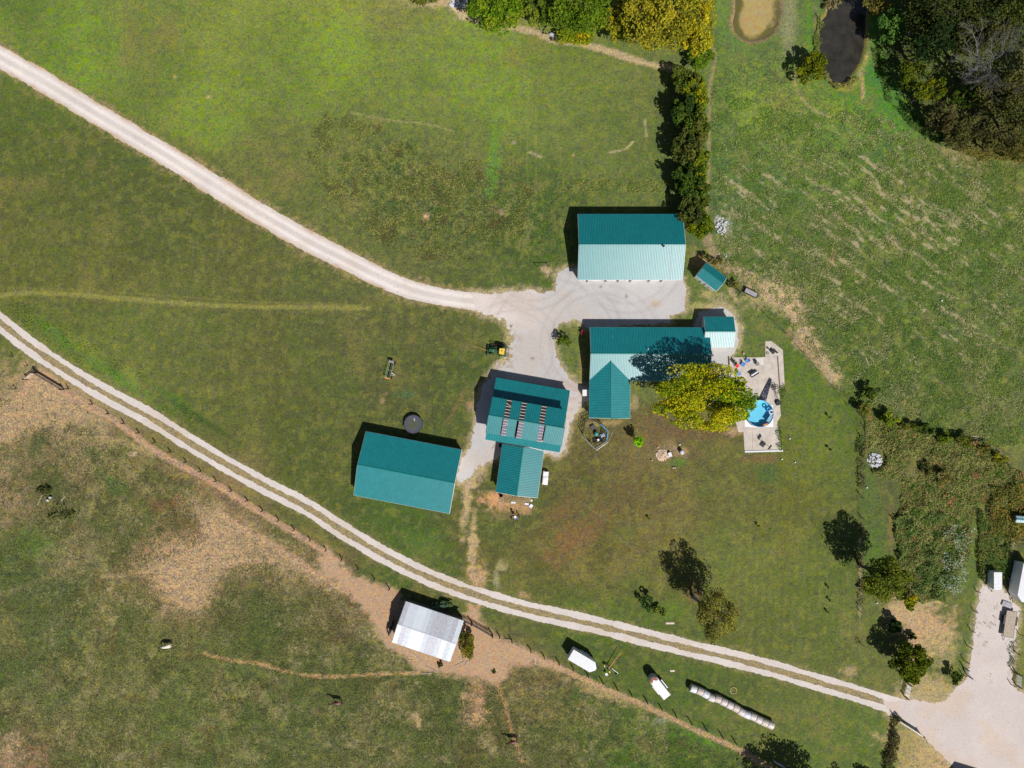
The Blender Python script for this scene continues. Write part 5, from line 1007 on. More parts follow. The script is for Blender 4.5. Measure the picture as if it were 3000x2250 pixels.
MB().prism([(x, y) for x, y in cap], 2.19, 2.215).part('rusty_nose_cap', RUST, root, False, M=M)['label'] = 'rust-red peeling nose of the roof'
for s in (-1, 1):
    MB().box((-.6, s * (h + .14), .82), (2.0, .28, .05)).part('fender', WPAINT, root, False, M=M)
    for dx in (-1.0, -.2): c_ = MB().tube((dx, s * (h + .03), .36), (dx, s * (h + .24), .36), .36, n=16).part('wheel', RUBBER, root, False, M=M)
    for z in (1.3, 1.65): MB().box((-.2, s * (h + .01), z), (L * .85, .04, .10)).part('slat_gap', DARKM, root, False, M=M)
MB().tube((L / 2, -.45, .5), (L / 2 + 1.3, 0, .5), .05, n=6).tube((L / 2, .45, .5), (L / 2 + 1.3, 0, .5), .05, n=6).tube((L / 2 + 1.2, 0, .05), (L / 2 + 1.2, 0, 1.0), .045, n=6).part('hitch', DARKM, root, False, M=M)
# flat deck trailer
a = P(2965, 1791, .75); b = P(2953.5, 1866, .75); a.z = b.z = 0; u = (b - a).normalized(); v = Vector((-u.y, u.x, 0)); c = (a + b) / 2; L = (a - b).length
root = thing('flatbed_trailer', tuple(c), 'flat deck trailer with pale plank floor on the gravel lot', 'trailer'); M = place_frame(root, u, v, c)
for i in range(9): MB().box((0, -.85 + i * .2125, .72), (L, .20, .05)).part('deck_plank', mat('deck_plank', (.40, .33, .26), .85, 0, .12, 3), root, False, M=M)
MB().box((0, -1.0, .66), (L + .1, .08, .14)).box((0, 1.0, .66), (L + .1, .08, .14)).box((-L / 2 - .04, 0, .66), (.08, 1.92, .14)).box((L / 2 + .04, 0, .66), (.08, 1.92, .14)).part('frame', DARKM, root, False, M=M)
for s in (-1, 1):
    for dx in (-1.1, -.3): MB().tube((dx, s * 1.08, .34), (dx, s * 1.3, .34), .34, n=14).part('wheel', RUBBER, root, False, M=M)
    MB().box((-.7, s * 1.19, .74), (1.8, .26, .04)).part('fender', DARKM, root, False, M=M)
MB().tube((L / 2, -.6, .6), (L / 2 + 1.3, 0, .55), .05, n=6).tube((L / 2, .6, .6), (L / 2 + 1.3, 0, .55), .05, n=6).part('hitch', PIPE, root, False, M=M)
ramp = MB(); p_ = P(2948, 1770); MB().box((p_.x, p_.y, .25), (1.9, 1.0, .05), -.35).part('ramp_sheet', mat('grey_sheet', (.3, .3, .32), .6, 0, .2, 2), None); o = bpy.data.objects['ramp_sheet']; tag(o, 'grey sheet of metal lying at the head of the flat trailer', 'metal sheet')
# stacks at the right edge
st = P(2992, 1574); root = thing('board_stack', tuple(st), 'stack of long weathered boards at the right edge', 'boards'); rr = random.Random(4)
for i in range(14): MB().box((st.x + rr.uniform(-.2, .4), st.y + 1.0 - i * .15, .1 + .06 * rr.random() + (.12 if i % 3 else 0)), (2.6 + rr.uniform(-.5, .5), .13, .05), -.28 + rr.uniform(-.12, .12)).part('board', BOARD, root)
A, B = P(2966, 1578), P(2951, 1648); root = thing('timber_ramp', tuple((A + B) / 2), 'long narrow grey timber walkway beside the white trailer', 'walkway'); u = (B - A).normalized(); v = Vector((-u.y, u.x, 0))
for i in range(4): q = v * (i - 1.5) * .2; MB().box(tuple((A + B) / 2 + q + Vector((0, 0, .25))), ((B - A).length, .18, .06), math.atan2(u.y, u.x)).part('plank', WOOD, root)
for t in (.05, .5, .95): p_ = A.lerp(B, t); MB().box((p_.x, p_.y, .12), (.15, .8, .22), math.atan2(u.y, u.x)).part('block', POST, root)
# ================================================================= BALES
WRAP = [mat('bale_wrap_pale', (.56, .50, .48), .45, 0, .05, 3), mat('bale_wrap_white', (.62, .62, .66), .35, 0, .05, 2), mat('bale_wrap_tan', (.52, .45, .40), .5, 0, .06, 3)]
STRAW = mat('straw', (.40, .30, .15), .9, 0, .3, 12)
def bale_mesh(m, R=.74, W=1.26):
    b = MB(); n = 20; prof = [(.0, -W / 2), (R * .86, -W / 2), (R * .97, -W / 2 + .05), (R, -W / 2 + .14), (R * .99, 0), (R, W / 2 - .14), (R * .97, W / 2 - .05), (R * .86, W / 2), (0, W / 2)]
    for r, y in prof:
        for i in range(n): t = 2 * math.pi * i / n; b.v.append((y, r * math.cos(t), R + r * math.sin(t) - .03))
    for j in range(len(prof) - 1):
        for i in range(n): b.f.append((j * n + i, (j + 1) * n + i, (j + 1) * n + (i + 1) % n, j * n + (i + 1) % n))
    return b.mesh('wrap', m, smooth=True)
BW = [bale_mesh(m) for m in WRAP]; FACE = MB().tube((-.645, 0, .71), (.645, 0, .71), .60, n=18).mesh('straw_face', STRAW)
bc = [(335, 385), (460, 430), (570, 488), (680, 556), (800, 578), (915, 636), (1030, 697), (1145, 752), (1250, 825), (1355, 878), (1468, 915), (1580, 972), (1692, 1026), (1806, 1074)]
BL = ['wrapped bale at the upper left end of the row, dark straw face showing', 'second wrapped bale from the upper left end', 'third bale of the row, with shiny white wrap', 'fourth bale, crumpled white wrap, just before the step in the row', 'fifth bale, pinkish tan, just after the step in the row', 'sixth wrapped bale from the upper left', 'seventh bale, in the middle of the row', 'eighth bale, creased wrap, below the middle of the row', 'ninth bale with a pale shiny end', 'tenth bale with a torn white patch', 'eleventh bale with glossy folded wrap', 'twelfth bale, third from the lower right end', 'thirteenth bale, second from the lower right end', 'last bale at the lower right end of the row']
for i, (x, y) in enumerate(bc):
    px, py = 1980 + x / 6.506, 1960 + y / 6.506; q = P(px, py, 1.0); j0 = max(0, i - 1); j1 = min(13, i + 1); dx = bc[j1][0] - bc[j0][0]; dy = bc[j1][1] - bc[j0][1]
    root = thing('hay_bale', (q.x, q.y, 0), BL[i], 'hay bale', 'wrapped hay bales in a row', -math.atan2(dy, dx)); link('wrap', BW[[1, 2, 1, 0, 2, 0, 0, 2, 0, 1, 0, 0, 2, 0][i]], root); link('straw_face', FACE, root)
# ================================================================= FARM IMPLEMENTS
GRN = mat('tractor_green', (.02, .09, .035), .45, 0, .15, 4); YEL = mat('machine_yellow', (.72, .50, .06), .4, 0, .06, 4); ORG = mat('orange_paint', (.60, .25, .06), .5, 0, .1, 4); PGRN = mat('faded_green', (.24, .34, .16), .6, 0, .15, 4)
t0 = P(1462, 1030); tr = thing('tractor', tuple(t0), 'green tractor with yellow canopy parked on the gravel edge', 'tractor', rz=math.radians(-6))
def tp(n, m, b, M=None): return b.part(n, m, tr, False, M=M)
tp('hood', GRN, MB().prism([(-1.9, -.28), (-.35, -.36), (-.35, .36), (-1.9, .28)], .75, 1.25)); tp('chassis', DARKM, MB().box((-.3, 0, .62), (3.0, .4, .35)))
tp('seat', RUBBER, MB().box((.35, 0, 1.0), (.45, .5, .1)).box((.6, 0, 1.25), (.1, .5, .5)))
for s in (-1, 1):
    w_ = tp('rear_wheel', RUBBER, MB().tube((.75, s * .55, .62), (.75, s * .92, .62), .64, n=20)); link('rim', MB().tube((.75, s * .54, .62), (.75, s * .94, .62), .36, n=14).mesh('rim', YEL), w_)
    w_ = tp('front_wheel', RUBBER, MB().tube((-1.45, s * .5, .38), (-1.45, s * .74, .38), .38, n=16)); link('rim', MB().tube((-1.45, s * .49, .38), (-1.45, s * .76, .38), .2, n=12).mesh('rim', YEL), w_)
    tp('canopy_post', BLK, MB().tube((1.0, s * .5, .9), (1.0, s * .5, 2.05), .035, n=6)); tp('canopy_post', BLK, MB().tube((.2, s * .45, .9), (.2, s * .45, 2.05), .035, n=6))
    tp('loader_arm', GRN, MB().path([(.1, s * .62, 1.2), (-1.2, s * .62, 1.15), (-2.1, s * .6, .5)], .06, 6)); tp('mudguard', GRN, MB().box((.75, s * .72, 1.32), (1.0, .42, .05)))
tp('canopy', YEL, MB().prism([(.08, -.52), (1.0, -.6), (1.08, -.5), (1.08, .5), (1.0, .6), (.08, .52)], 2.05, 2.13)); tp('canopy_vent', BLK, MB().tube((.55, .1, 2.12), (.55, .1, 2.15), .12, n=12))
tp('loader_frame', GRN, MB().box((-2.2, 0, .45), (.1, 1.9, .5)).box((-2.05, 0, .8), (.08, 1.5, .08))); tp('exhaust', CHROME, MB().tube((-1.1, .1, 1.2), (-1.1, .1, 1.75), .045, n=8)); tp('lift_spear', ORG, MB().path([(-2.2, -.1, .5), (-4.9, .55, .55)], [.05, .03], 6)); tp('steering_wheel', BLK, MB().torus((0, 0, 1.3), .2, .025, 14, 5))
tp('headlight', CHROME, MB().blob((-1.1, -.05, 1.3), .12, 1))
tp('rear_frame', mat('brown_frame', (.10, .06, .05), .7, 0, .2, 5), MB().path([(1.5, -.8, .5), (1.9, -.85, 1.2), (1.9, .85, 1.2), (1.5, .8, .5)], .045, 6).tube((1.2, -.5, .5), (1.9, -.5, .6), .04, n=6).tube((1.2, .5, .5), (1.9, .5, .6), .04, n=6))
bm_ = thing('boom_pole', tuple(P(1462, 1012)), 'black boom and rack lying on the grass beside the tractor', 'implement', rz=math.radians(-9)); MB().path([(-1.6, 0, .9), (1.2, .1, .9), (1.9, -.3, .8)], .07, 6).part('beam', BLK, bm_, False)
for x in (-1.5, -.2, 1.1): MB().tube((x, .05, 0), (x, .05, .9), .04, n=6).part('stand', BLK, bm_, False)
MB().tube((-1.6, -.25, .9), (1.2, -.2, .9), .04, n=6).part('side_rail', BLK, bm_, False)
# hay rake
A, B = P(1147, 1060, .8), P(1135, 1108, .8); A.z = B.z = 0; u = (B - A).normalized(); v = Vector((-u.y, u.x, 0)); c = (A + B) / 2; L = (B - A).length
root = thing('hay_rake', tuple(c), 'old pale green hay rake with long parallel rails in the west field', 'implement'); M = place_frame(root, u, v, c); h = .5
for y in (-h, -h * .45, h): MB().tube((-L / 2, y, .95), (L / 2, y, .95), .045, n=6).part('rail', PGRN, root, False, M=M)
MB().tube((-L / 2 + .1, .1, .5), (L / 2 - .1, .1, .5), .22, n=8).part('reel', BLK, root, False, M=M)
for i in range(9): x = -L / 2 + .3 + i * (L - .6) / 8; MB().tube((x, -.35, .3), (x, .45, .5), .02, n=4).tube((x, .1, .1), (x, .1, .95), .02, n=4).part('tine_bar', BLK, root, False, M=M)
MB().box((-L / 2, 0, .9), (.4, .95, .12)).part('gear_cover', CHROME, root, False, M=M); MB().box((L / 2, 0, .9), (.25, .95, .1)).part('end_plate', ORG, root, False, M=M); MB().tube((0, -h, .96), (0, h, .96), .04, n=6).part('crossbar', PGRN, root, False, M=M)
for s in (-1, 1): MB().tube((s * L * .42, h + .1, .3), (s * L * .42, h + .22, .3), .3, n=14).part('wheel', RUBBER, root, False, M=M)
MB().path([(.4, h, .9), (.7, h + .7, .5)], .04, 6).path([(1.0, h, .9), (.7, h + .7, .5)], .04, 6).part('hitch', PIPE, root, False, M=M)
# garden seeder
c = P(1510, 1514); root = thing('planter', tuple(c), 'small two-row planter with red discs and long handles below the barn wing', 'implement', rz=math.radians(8))
def rp_(n, m, b): return b.part(n, m, root, False)
rp_('hopper', WPAINT, MB().lathe((-.05, .15, .7), [(.12, -.2), (.26, .1), (.27, .2), (0, .22)], 14)); rp_('frame', GRN, MB().path([(-.7, -.2, .5), (.7, -.1, .5)], .05, 6).path([(-.5, .3, .5), (.6, .3, .5)], .05, 6).path([(-.3, -.9, .5), (-.3, .4, .5)], .04, 6).path([(.35, -.9, .5), (.35, .4, .5)], .04, 6))
rp_('handle', PGRN, MB().path([(-.3, -.8, .55), (-.25, -2.0, .9)], .03, 6)); rp_('handle', PGRN, MB().path([(.35, -.8, .55), (.65, -2.2, .9)], .03, 6)); rp_('seat', RUBBER, MB().blob((-.35, .95, .8), .26, 2)); rp_('beam', ORG, MB().tube((-.5, .6, .6), (.3, .65, .6), .06, n=6))
for s, y in ((-.75, -.25), (.75, 0), (-.4, .75), (.5, .7)): rp_('wheel', RUBBER, MB().tube((s - .05, y, .3), (s + .05, y, .3), .3, n=14))
for s in (-.6, .7): rp_('disc', mat('red_paint', (.45, .05, .03), .5), MB().tube((s - .22, -.15, .45), (s + .22, -.05, .5), .07, n=8))
for s in (-.1, .3): rp_('blue_box', mat('blue_paint', (.12, .2, .4), .5), MB().box((s, -.2, .62), (.25, .3, .2)))
# sickle mower
c = P(1789, 1957); root = thing('sickle_mower', tuple(c), 'green and yellow sickle mower with upright orange bar beside the cargo trailer', 'implement', rz=0)
rp_('cutter_bar', ORG, MB().path([(-.5, .2, .6), (1.75, 3.3, 1.1)], [.09, .05], 6)); rp_('frame', GRN, MB().path([(-1.1, 1.0, .6), (-.2, .1, .6), (.3, -.6, .55)], .06, 6).path([(-.9, -.2, .5), (.5, .3, .5)], .06, 6).path([(-1.3, .4, .5), (-.5, .7, .5)], .05, 6)); rp_('drawbar', PIPE, MB().path([(.2, .1, .5), (1.4, -.9, .4)], .04, 6))
for x, y in ((-1.25, .65), (-.3, -.5)): w_ = rp_('wheel', YEL, MB().tube((x - .1, y - .05, .32), (x + .1, y + .05, .32), .32, n=14))
rp_('seat_pan', WPAINT, MB().lathe((-.85, -1.0, .55), [(0, .0), (.22, .03), (.27, .1), (.25, .1), (0, .05)], 14)); rp_('drive_wheel', BLK, MB().tube((-1.0, .5, .5), (-.85, .6, .5), .3, n=14)); rp_('hitch_foot', DARKM, MB().box((1.1, -1.1, .2), (.4, .12, .3), .6))
# ================================================================= YARD THINGS
# trampoline
c = P(1211, 1243, .75); c.z = 0; root = thing('trampoline', tuple(c), 'round trampoline with dark mat and fallen net poles behind the pole barn', 'trampoline'); R = 1.78
rp_('mat', mat('trampoline_mat', (.052, .056, .085), .6, 0, .12, 2), MB().lathe((0, 0, .78), [(0, -.03), (R * .95, 0), (R * .95, -.02)], 28)); rp_('rim', DARKM, MB().torus((0, 0, .8), R, .045, 36, 6)); rp_('springs', mat('spring_grey', (.06, .07, .045), .6), MB().lathe((0, 0, .77), [(R * .95, 0), (R * .985, .01), (R * .985, -.01), (R * .95, -.01)], 36))
for i in range(6):
    t = i * math.pi / 3 + .3; x, y = R * math.cos(t), R * math.sin(t); rp_('leg', PIPE, MB().path([(x, y, .8), (x * 1.02, y * 1.02, .03)], .03, 6))
for i in range(5):
    t = 1.1 + i * .6; x, y = R * 1.03 * math.cos(t), R * 1.03 * math.sin(t); rp_('net_pole', BLK, MB().path([(x, y, .3), (x * 1.05, y * 1.05, 1.9)], .025, 5))
rp_('net_rail', BLK, MB().path([(R * 1.08 * math.cos(1.1 + k * .1), R * 1.08 * math.sin(1.1 + k * .1), 1.85 + .12 * math.sin(k * 1.3)) for k in range(25)], .03, 4))
for x, y, l in ((.2, 1.05, 'small white cup left on the trampoline mat edge'), (.25, .78, 'second small white cup on the trampoline, nearer its middle')): o = MB().lathe((c.x + x, c.y + y, .79), [(0, 0), (.08, .01), (.1, .16), (0, .15)], 10).part('cup', WPAINT); tag(o, l, 'cup')
# octagonal frame
c = P(1742, 1268, 1.0); c.z = 0; root = thing('gazebo_frame', tuple(c), 'eight-sided metal frame without a canopy south of the front gable wing', 'frame')
def Zo(x, y, h=0): q = P(1680 + x / 5.53, 1180 + y / 5.53, h); return q
top = [Zo(x, y, 1.9) - c for x, y in ((440, 345), (560, 465), (535, 625), (350, 745), (215, 600), (160, 500), (190, 300), (300, 265))]
for i, p in enumerate(top):
    q = top[(i + 1) % 8]; MB().tube((p.x * .96, p.y * .96, 0), tuple(p), .05, n=6).part('post', GRN if i % 2 else BLK, root, False)
    for z in (1.9, 1.2, .5): MB().tube((p.x * (.96 + .04 * z / 1.9), p.y * (.96 + .04 * z / 1.9), z), (q.x * (.96 + .04 * z / 1.9), q.y * (.96 + .04 * z / 1.9), z), .04, n=5).part('rail', [PIPE, BLK, BLK][int((1.9 - z) / .7 + .1)] if i in (2, 3, 4) else BLK, root, False)
    MB().tube((p.x * .96, p.y * .96, .1), (q.x * .98, q.y * .98, 1.8), .025, n=4).part('brace', BLK, root, False)
    m_ = (p + q) / 2; [MB().tube((v_.x * .97, v_.y * .97, 0), (v_.x, v_.y, 1.9), .035, n=5).part('baluster', BLK, root, False) for v_ in (p.lerp(q, .25), m_, p.lerp(q, .75))]; MB().tube((p.x * .3, p.y * .3, 2.0), tuple(p), .03, n=5).part('rafter', BLK, root, False)
BLU = mat('blue_edge', (.10, .34, .58), .5, 0, .2, 3)
for a_, b_ in ((0, 1), (1, 2)): MB().tube(tuple(top[a_] + Vector((0, 0, .06))), tuple(top[b_] + Vector((0, 0, .06))), .09, n=6).part('blue_tarp_edge', BLU, root, False)
oc = P(1744, 1270)
ring = [P(1680 + x / 5.53, 1180 + y / 5.53) for x, y in ((130, 540), (370, 770), (560, 640), (640, 470))]; r2 = thing('wire_hoop', tuple(ring[0]), 'thin pale wire loop lying in the grass around the octagonal frame', 'wire'); MB().path([tuple(p - ring[0] + Vector((0, 0, .05))) for p in ring], .025, 5).part('strand', PIPE, r2, False)
p_ = Zo(395, 600, .1); MB().box((p_.x, p_.y, .06), (2.0, 1.0, .1), .12).part('black_mat', RUBBER); tag(bpy.data.objects['black_mat'], 'black rectangular mat inside the octagonal frame', 'mat')
p_ = Zo(400, 605, .4); ch = thing('white_chair', (p_.x, p_.y, .11), 'small white plastic chair standing on the black mat', 'chair', rz=.2); MB().box((0, 0, .4), (.45, .45, .05)).part('seat', WPAINT, ch, False)
for dx in (-.16, 0, .16): MB().box((dx, .24, .62), (.06, .04, .4)).part('back_slat', WPAINT, ch, False)
for dx, dy in ((-.2, -.2), (.2, -.2), (.2, .2), (-.2, .2)): MB().tube((dx, dy, 0), (dx, dy, .4), .025, n=6).part('leg', WPAINT, ch, False)
p_ = Zo(362, 500); o = MB().blob((p_.x, p_.y, .4), .42, 3, 10, (1, 1.1, .9)).part('teal_bag', mat('teal_plastic', (.02, .22, .24), .4)); tag(o, 'bulging teal bag inside the octagonal frame', 'bag')
p_ = Zo(470, 525); o = MB().box((p_.x, p_.y, .35), (.75, .6, .3), .3).box((p_.x, p_.y, .1), (.6, .5, .2), .3).part('toy_box', mat('pale_blue_plastic', (.50, .60, .75), .4)); tag(o, 'pale blue and white plastic box inside the octagonal frame', 'box')
p_ = Zo(310, 395); o = MB().box((p_.x, p_.y, .4), (.8, .7, .08), .4).box((p_.x, p_.y, .18), (.6, .5, .36), .4).part('dark_crate', mat('dark_blue_grey', (.05, .06, .09), .6)); tag(o, 'dark blue-grey crate in the north part of the octagonal frame', 'crate')
# white tank by the house, pallets, pots
p_ = P(1716, 1151, 1.6); root = thing('storage_cabinet', (p_.x, p_.y, 0), 'white boxy outdoor cabinet against the west side of the gable wing', 'cabinet'); rp_('body', WPAINT, MB().box((0, 0, .8), (1.1, 1.15, 1.55))); rp_('lid', TRIM, MB().box((0, 0, 1.6), (1.18, 1.22, .06))); rp_('door', TRIM, MB().box((-.56, 0, .8), (.03, .9, 1.3)))
p_ = P(1718, 1206); root = thing('lamp_post', tuple(p_), 'short post with round white cap at the south-west corner of the wing', 'lamp'); rp_('pole', PIPE, MB().tube((0, 0, 0), (0, 0, 1.1), .04, n=8)); rp_('cap', WPAINT, MB().blob((0, 0, 1.2), .17, 1, 12, (1, 1, .5), 0))
for k, (y, l) in enumerate(((1388, 'upper white wrapped pallet on the grass beside the barn wing'), (1408, 'lower, longer white wrapped pallet on the grass beside the barn wing'))):
    p_ = P(1599 - k * 1.5, y, .7); root = thing('wrapped_pallet', (p_.x, p_.y, 0), l, 'pallet', rz=-.12); ly = .75 if k == 0 else 1.25; rp_('wrap', mat('white_plastic', (.78, .79, .82), .35, 0, .05, 6), MB().box((0, 0, .5), (1.0, ly * 1.25, .7)).box((.03, .02, .87), (.86, ly * 1.05, .08)).box((-.05, ly * .3, .93), (.5, .3, .08), .2))
    rp_('base', BOARD, MB().box((0, 0, .07), (1.1, ly * 1.2, .12)))
p_ = P(1467.5, 1451.5, .8); root = thing('steel_drum', (p_.x, p_.y, 0), 'open brown steel drum at the south end of the barn wing', 'drum'); rp_('shell', mat('brown_steel', (.09, .055, .04), .7, .2, .2, 5), MB().lathe((0, 0, 0), [(.36, 0), (.38, .3), (.36, .32), (.38, .85), (.33, .85), (.33, .1), (0, .08)], 20))
p_ = P(1467, 1305, .8); root = thing('steel_drum', (p_.x, p_.y, 0), 'black drum in the nook between the barn and its wing', 'drum'); rp_('shell', RUBBER, MB().lathe((0, 0, 0), [(.36, 0), (.38, .85), (.33, .85), (.33, .6), (0, .58)], 20))
def debris(name, n, ctr, spread, m, L, w, t, seed, label, cat, zmax=.3, kind=None):
    rr = random.Random(seed); b = MB(); c_ = P(*ctr)
    for _ in range(n):
        a_ = rr.uniform(0, 6.28); r_ = math.sqrt(rr.random()); x = c_.x + spread[0] * r_ * math.cos(a_); y = c_.y + spread[1] * r_ * math.sin(a_); z = .04 + zmax * (1 - r_) * rr.random()
        b.box((0, 0, 0), (L * rr.uniform(.5, 1.3), w * rr.uniform(.6, 1.3), t), 0, Matrix.Translation((x, y, z)) @ Matrix.Rotation(rr.uniform(0, 6.28), 4, 'Z') @ Matrix.Rotation(rr.uniform(-.4, .4), 4, 'Y'))
    o = b.part(name, m); tag(o, kind='stuff'); return o
debris('straw_litter', 900, (1510, 1462), (3.0, .9), STRAW, .5, .035, .02, 3, '', '', .35)
debris('firewood_pile', 260, (1941, 1333), (1.25, 1.15), mat('split_wood', (.62, .44, .30), .85, 0, .2, 6, 0, .3, (.75, .6, .48)), .32, .12, .09, 5, '', '', .55)
p_ = P(1963, 1332, .5); root = thing('plastic_bin', (p_.x, p_.y, 0), 'grey-white plastic bin at the east side of the firewood pile', 'bin', rz=.3); rp_('tub', mat('grey_plastic', (.5, .52, .55), .5), MB().prism([(-.28, -.38), (.28, -.38), (.28, .38), (-.28, .38)], 0, .5)); rp_('lid', WPAINT, MB().box((0, 0, .53), (.62, .84, .05)))
p_ = P(1999, 1325.6, .9); root = thing('burn_barrel', (p_.x, p_.y, 0), 'pale-topped barrel standing in a ring of bare earth', 'barrel'); rp_('shell', mat('pale_drum', (.45, .48, .52), .5, .2, .1, 3), MB().lathe((0, 0, 0), [(.36, 0), (.38, .3), (.36, .33), (.38, .9), (.3, .93), (0, .94)], 18))
for i, (x, y, l) in enumerate(((1927, 1310, 'single cut log lying north-west of the firewood pile'), (1909, 1348, 'single cut log south-west of the firewood pile'), (1971.5, 1370, 'left log of the pair lying south-east of the firewood pile'), (1977, 1370, 'right log of the pair lying south-east of the firewood pile'), (2053 - 62, 1302, 'small pale stone north of the barrel'), (2313, 1285, 'white ball-like stone in the lawn right of the concrete pad'), (2290, 1345, 'white stone below the concrete pad, upper left of the pair'), (2329, 1354, 'white stone below the concrete pad, lower right of the pair'), (2758, 881, 'small white bag lying in the hay field'), (2568, 1766, 'white bucket on its side near the east fence'), (2539, 1428, 'white tub beside the east fence'), (1880, 1124, 'small white lamp cap south of the house eave'))):
    p_ = P(x, y); o = MB().blob((p_.x, p_.y, .15), .19 if i < 4 else .17, i, 8, (1.25, .9, .8) if i < 4 else (1, 1, .8), .12).part('log' if i < 4 else ('stone' if i < 8 else 'white_bucket'), BOARD if i < 4 else WPAINT); tag(o, l, 'log' if i < 4 else ('stone' if i < 8 else 'bucket'))
ROCK = mat('pale_rock', (.50, .50, .52), .9, 0, .15, 4)
def rocks(name, ctr, spread, n, seed, r=.22):
    rr = random.Random(seed); b = MB(); c_ = P(*ctr)
    for k in range(n):
        a_ = rr.uniform(0, 6.28); q = math.sqrt(rr.random()); b.blob((c_.x + spread[0] * q * math.cos(a_), c_.y + spread[1] * q * math.sin(a_), .1 + .5 * (1 - q) * rr.random()), r * rr.uniform(.5, 1.3), seed * 100 + k, 6, (1, 1, .7), .3)
    return tag(b.part(name, ROCK), kind='stuff')
rocks('rock_pile', (2562, 1348), (1.45, 1.4), 120, 1, .2); rocks('rock_rubble', (2113, 663), (1.1, 1.7), 60, 2, .2); rocks('rock_rubble', (1342, 8), (1.6, 1.0), 36, 3, .35); rocks('rock_rubble', (1616, 106), (.5, .4), 6, 4, .35); rocks('rock_rubble', (2115, 750), (1.0, .7), 10, 6, .14)
def flat(name, ctr, sx, sy, rz, m, label, cat, z=.03, t=.04): p_ = P(*ctr); return tag(MB().box((p_.x, p_.y, z), (sx, sy, t), rz).part(name, m), label, cat)
flat('white_panel', (1504, 1472), .85, .35, 0, WPAINT, 'white panel on the ground under the barn wing, left one', 'panel', .2); flat('white_panel', (1543, 1476), .8, .35, -.2, WPAINT, 'white panel on the ground under the barn wing, middle one', 'panel', .2); flat('white_panel', (1556, 1482), .7, .6, .9, WPAINT, 'crumpled white panel under the barn wing, right one', 'panel', .2); flat('white_panel', (1557, 1466), .35, .4, .2, WPAINT, 'small white panel tight against the barn wing end', 'panel', .2)  # loose white panels lying about, not known to be roofing
flat('plank', (1963, 1826), 1.6, .35, 0, mat('pink_board', (.62, .50, .44), .7), 'short pale plank on the grass left of the sparse tree', 'plank'); flat('plank', (1969.6, 1965.5), .85, .33, .03, mat('pink_board', (.62, .50, .44), .7), 'short pale board on the grass right of the livestock trailer', 'plank')
flat('plank', (1568, 1935), .22, 1.6, .05, BOARD, 'weathered plank standing out on the fence path east of the tin barn', 'plank')
for i, (x0, y0, x1, y1, l) in enumerate(((1106, 1843, 1139, 1899, 'long pale board on the earth west of the tin barn'), (1206, 1911, 1234, 1938, 'pale board on the earth south of the tin barn, left one'), (1249, 1952, 1279, 1970, 'pale board on the earth south of the tin barn, right one'), (1333, 1951, 1359, 1938, 'first of two crossed boards south-east of the tin barn'), (1359, 1954, 1371, 1936, 'second of two crossed boards south-east of the tin barn'), (1196, 1934, 1210, 1934, 'short board lying south-west of the tin barn'), (1231, 1974, 1266, 1973, 'long dark-edged board on the trail south of the tin barn'), (1477, 1870, 1500, 1874, 'dark fallen fence rail east of the farm gate'), (1442, 1315, 1451, 1304, 'thin pale pole leaning by the barn nook'), (2536, 1047, 2545, 1070, 'bent pale branch lying alone in the hay field'), (2843, 1277, 2874, 1281, 'pale log on the northern edge of the thicket'), (110, 1479, 123, 1450, 'pale branch left of the brush pile'), (178, 1468, 190, 1455, 'pale branch right of the brush pile'))):
    A, B = P(x0, y0, .06), P(x1, y1, .06); m_ = (A + B) / 2; u = B - A; tag(MB().box(tuple(m_), (u.length, .13, .07), math.atan2(u.y, u.x)).part('board' if i < 9 else 'branch', BOARD if i != 7 else POST), l, 'board' if i < 9 else 'branch')
for i, (x, y, l) in enumerate(((150, 1457, 'pale stone in the brush pile, upper'), (142, 1465, 'pale stone in the brush pile, lower'))): p_ = P(x, y); tag(MB().blob((p_.x, p_.y, .3), .28, i, 8, (1.3, .8, .7), .3).part('stone', ROCK), l, 'stone')
# hay ring mark is a rope of dry hay
p_ = P(2148, 2022.5); tag(MB().torus((p_.x, p_.y, .03), .62, .09, 24, 6).part('hay_ring', STRAW), 'small ring of dry hay on the grass above the bales', 'hay ring')
# trough
A, B = P(2180, 850), P(2216, 868); u = (B - A).normalized(); root = thing('feed_trough', tuple((A + B) / 2), 'long black feed trough beside the fence east of the garden shed', 'trough', rz=math.atan2(u.y, u.x)); L = (B - A).length
rp_('tub', BLK, MB().box((0, 0, .25), (L, .95, .08)).box((0, .48, .45), (L, .06, .5)).box((0, -.48, .45), (L, .06, .5)).box((-L / 2, 0, .45), (.08, .95, .5)).box((L / 2, 0, .45), (.08, .95, .5))); rp_('feed', mat('grey_feed', (.32, .30, .32), .9, 0, .2, 5), MB().box((0, 0, .45), (L * .94, .84, .25)))
for s in (-1, 1): rp_('leg', BLK, MB().box((s * L * .4, 0, .12), (.1, .8, .24)))
p_ = P(2164, 862); root = thing('leaning_mesh', tuple(p_), 'small dark wire panel leaning at the fence beside the trough', 'panel', rz=.9)
for i in range(6): rp_('bar', BLK, MB().tube((-.8 + i * .3, -.1, 0), (-.8 + i * .3, .25, 1.0), .02, n=4))
for z in (.1, .55, 1.0): rp_('rail', BLK, MB().tube((-.85, -.1 + .35 * z, z), (.75, -.1 + .35 * z, z), .025, n=4))
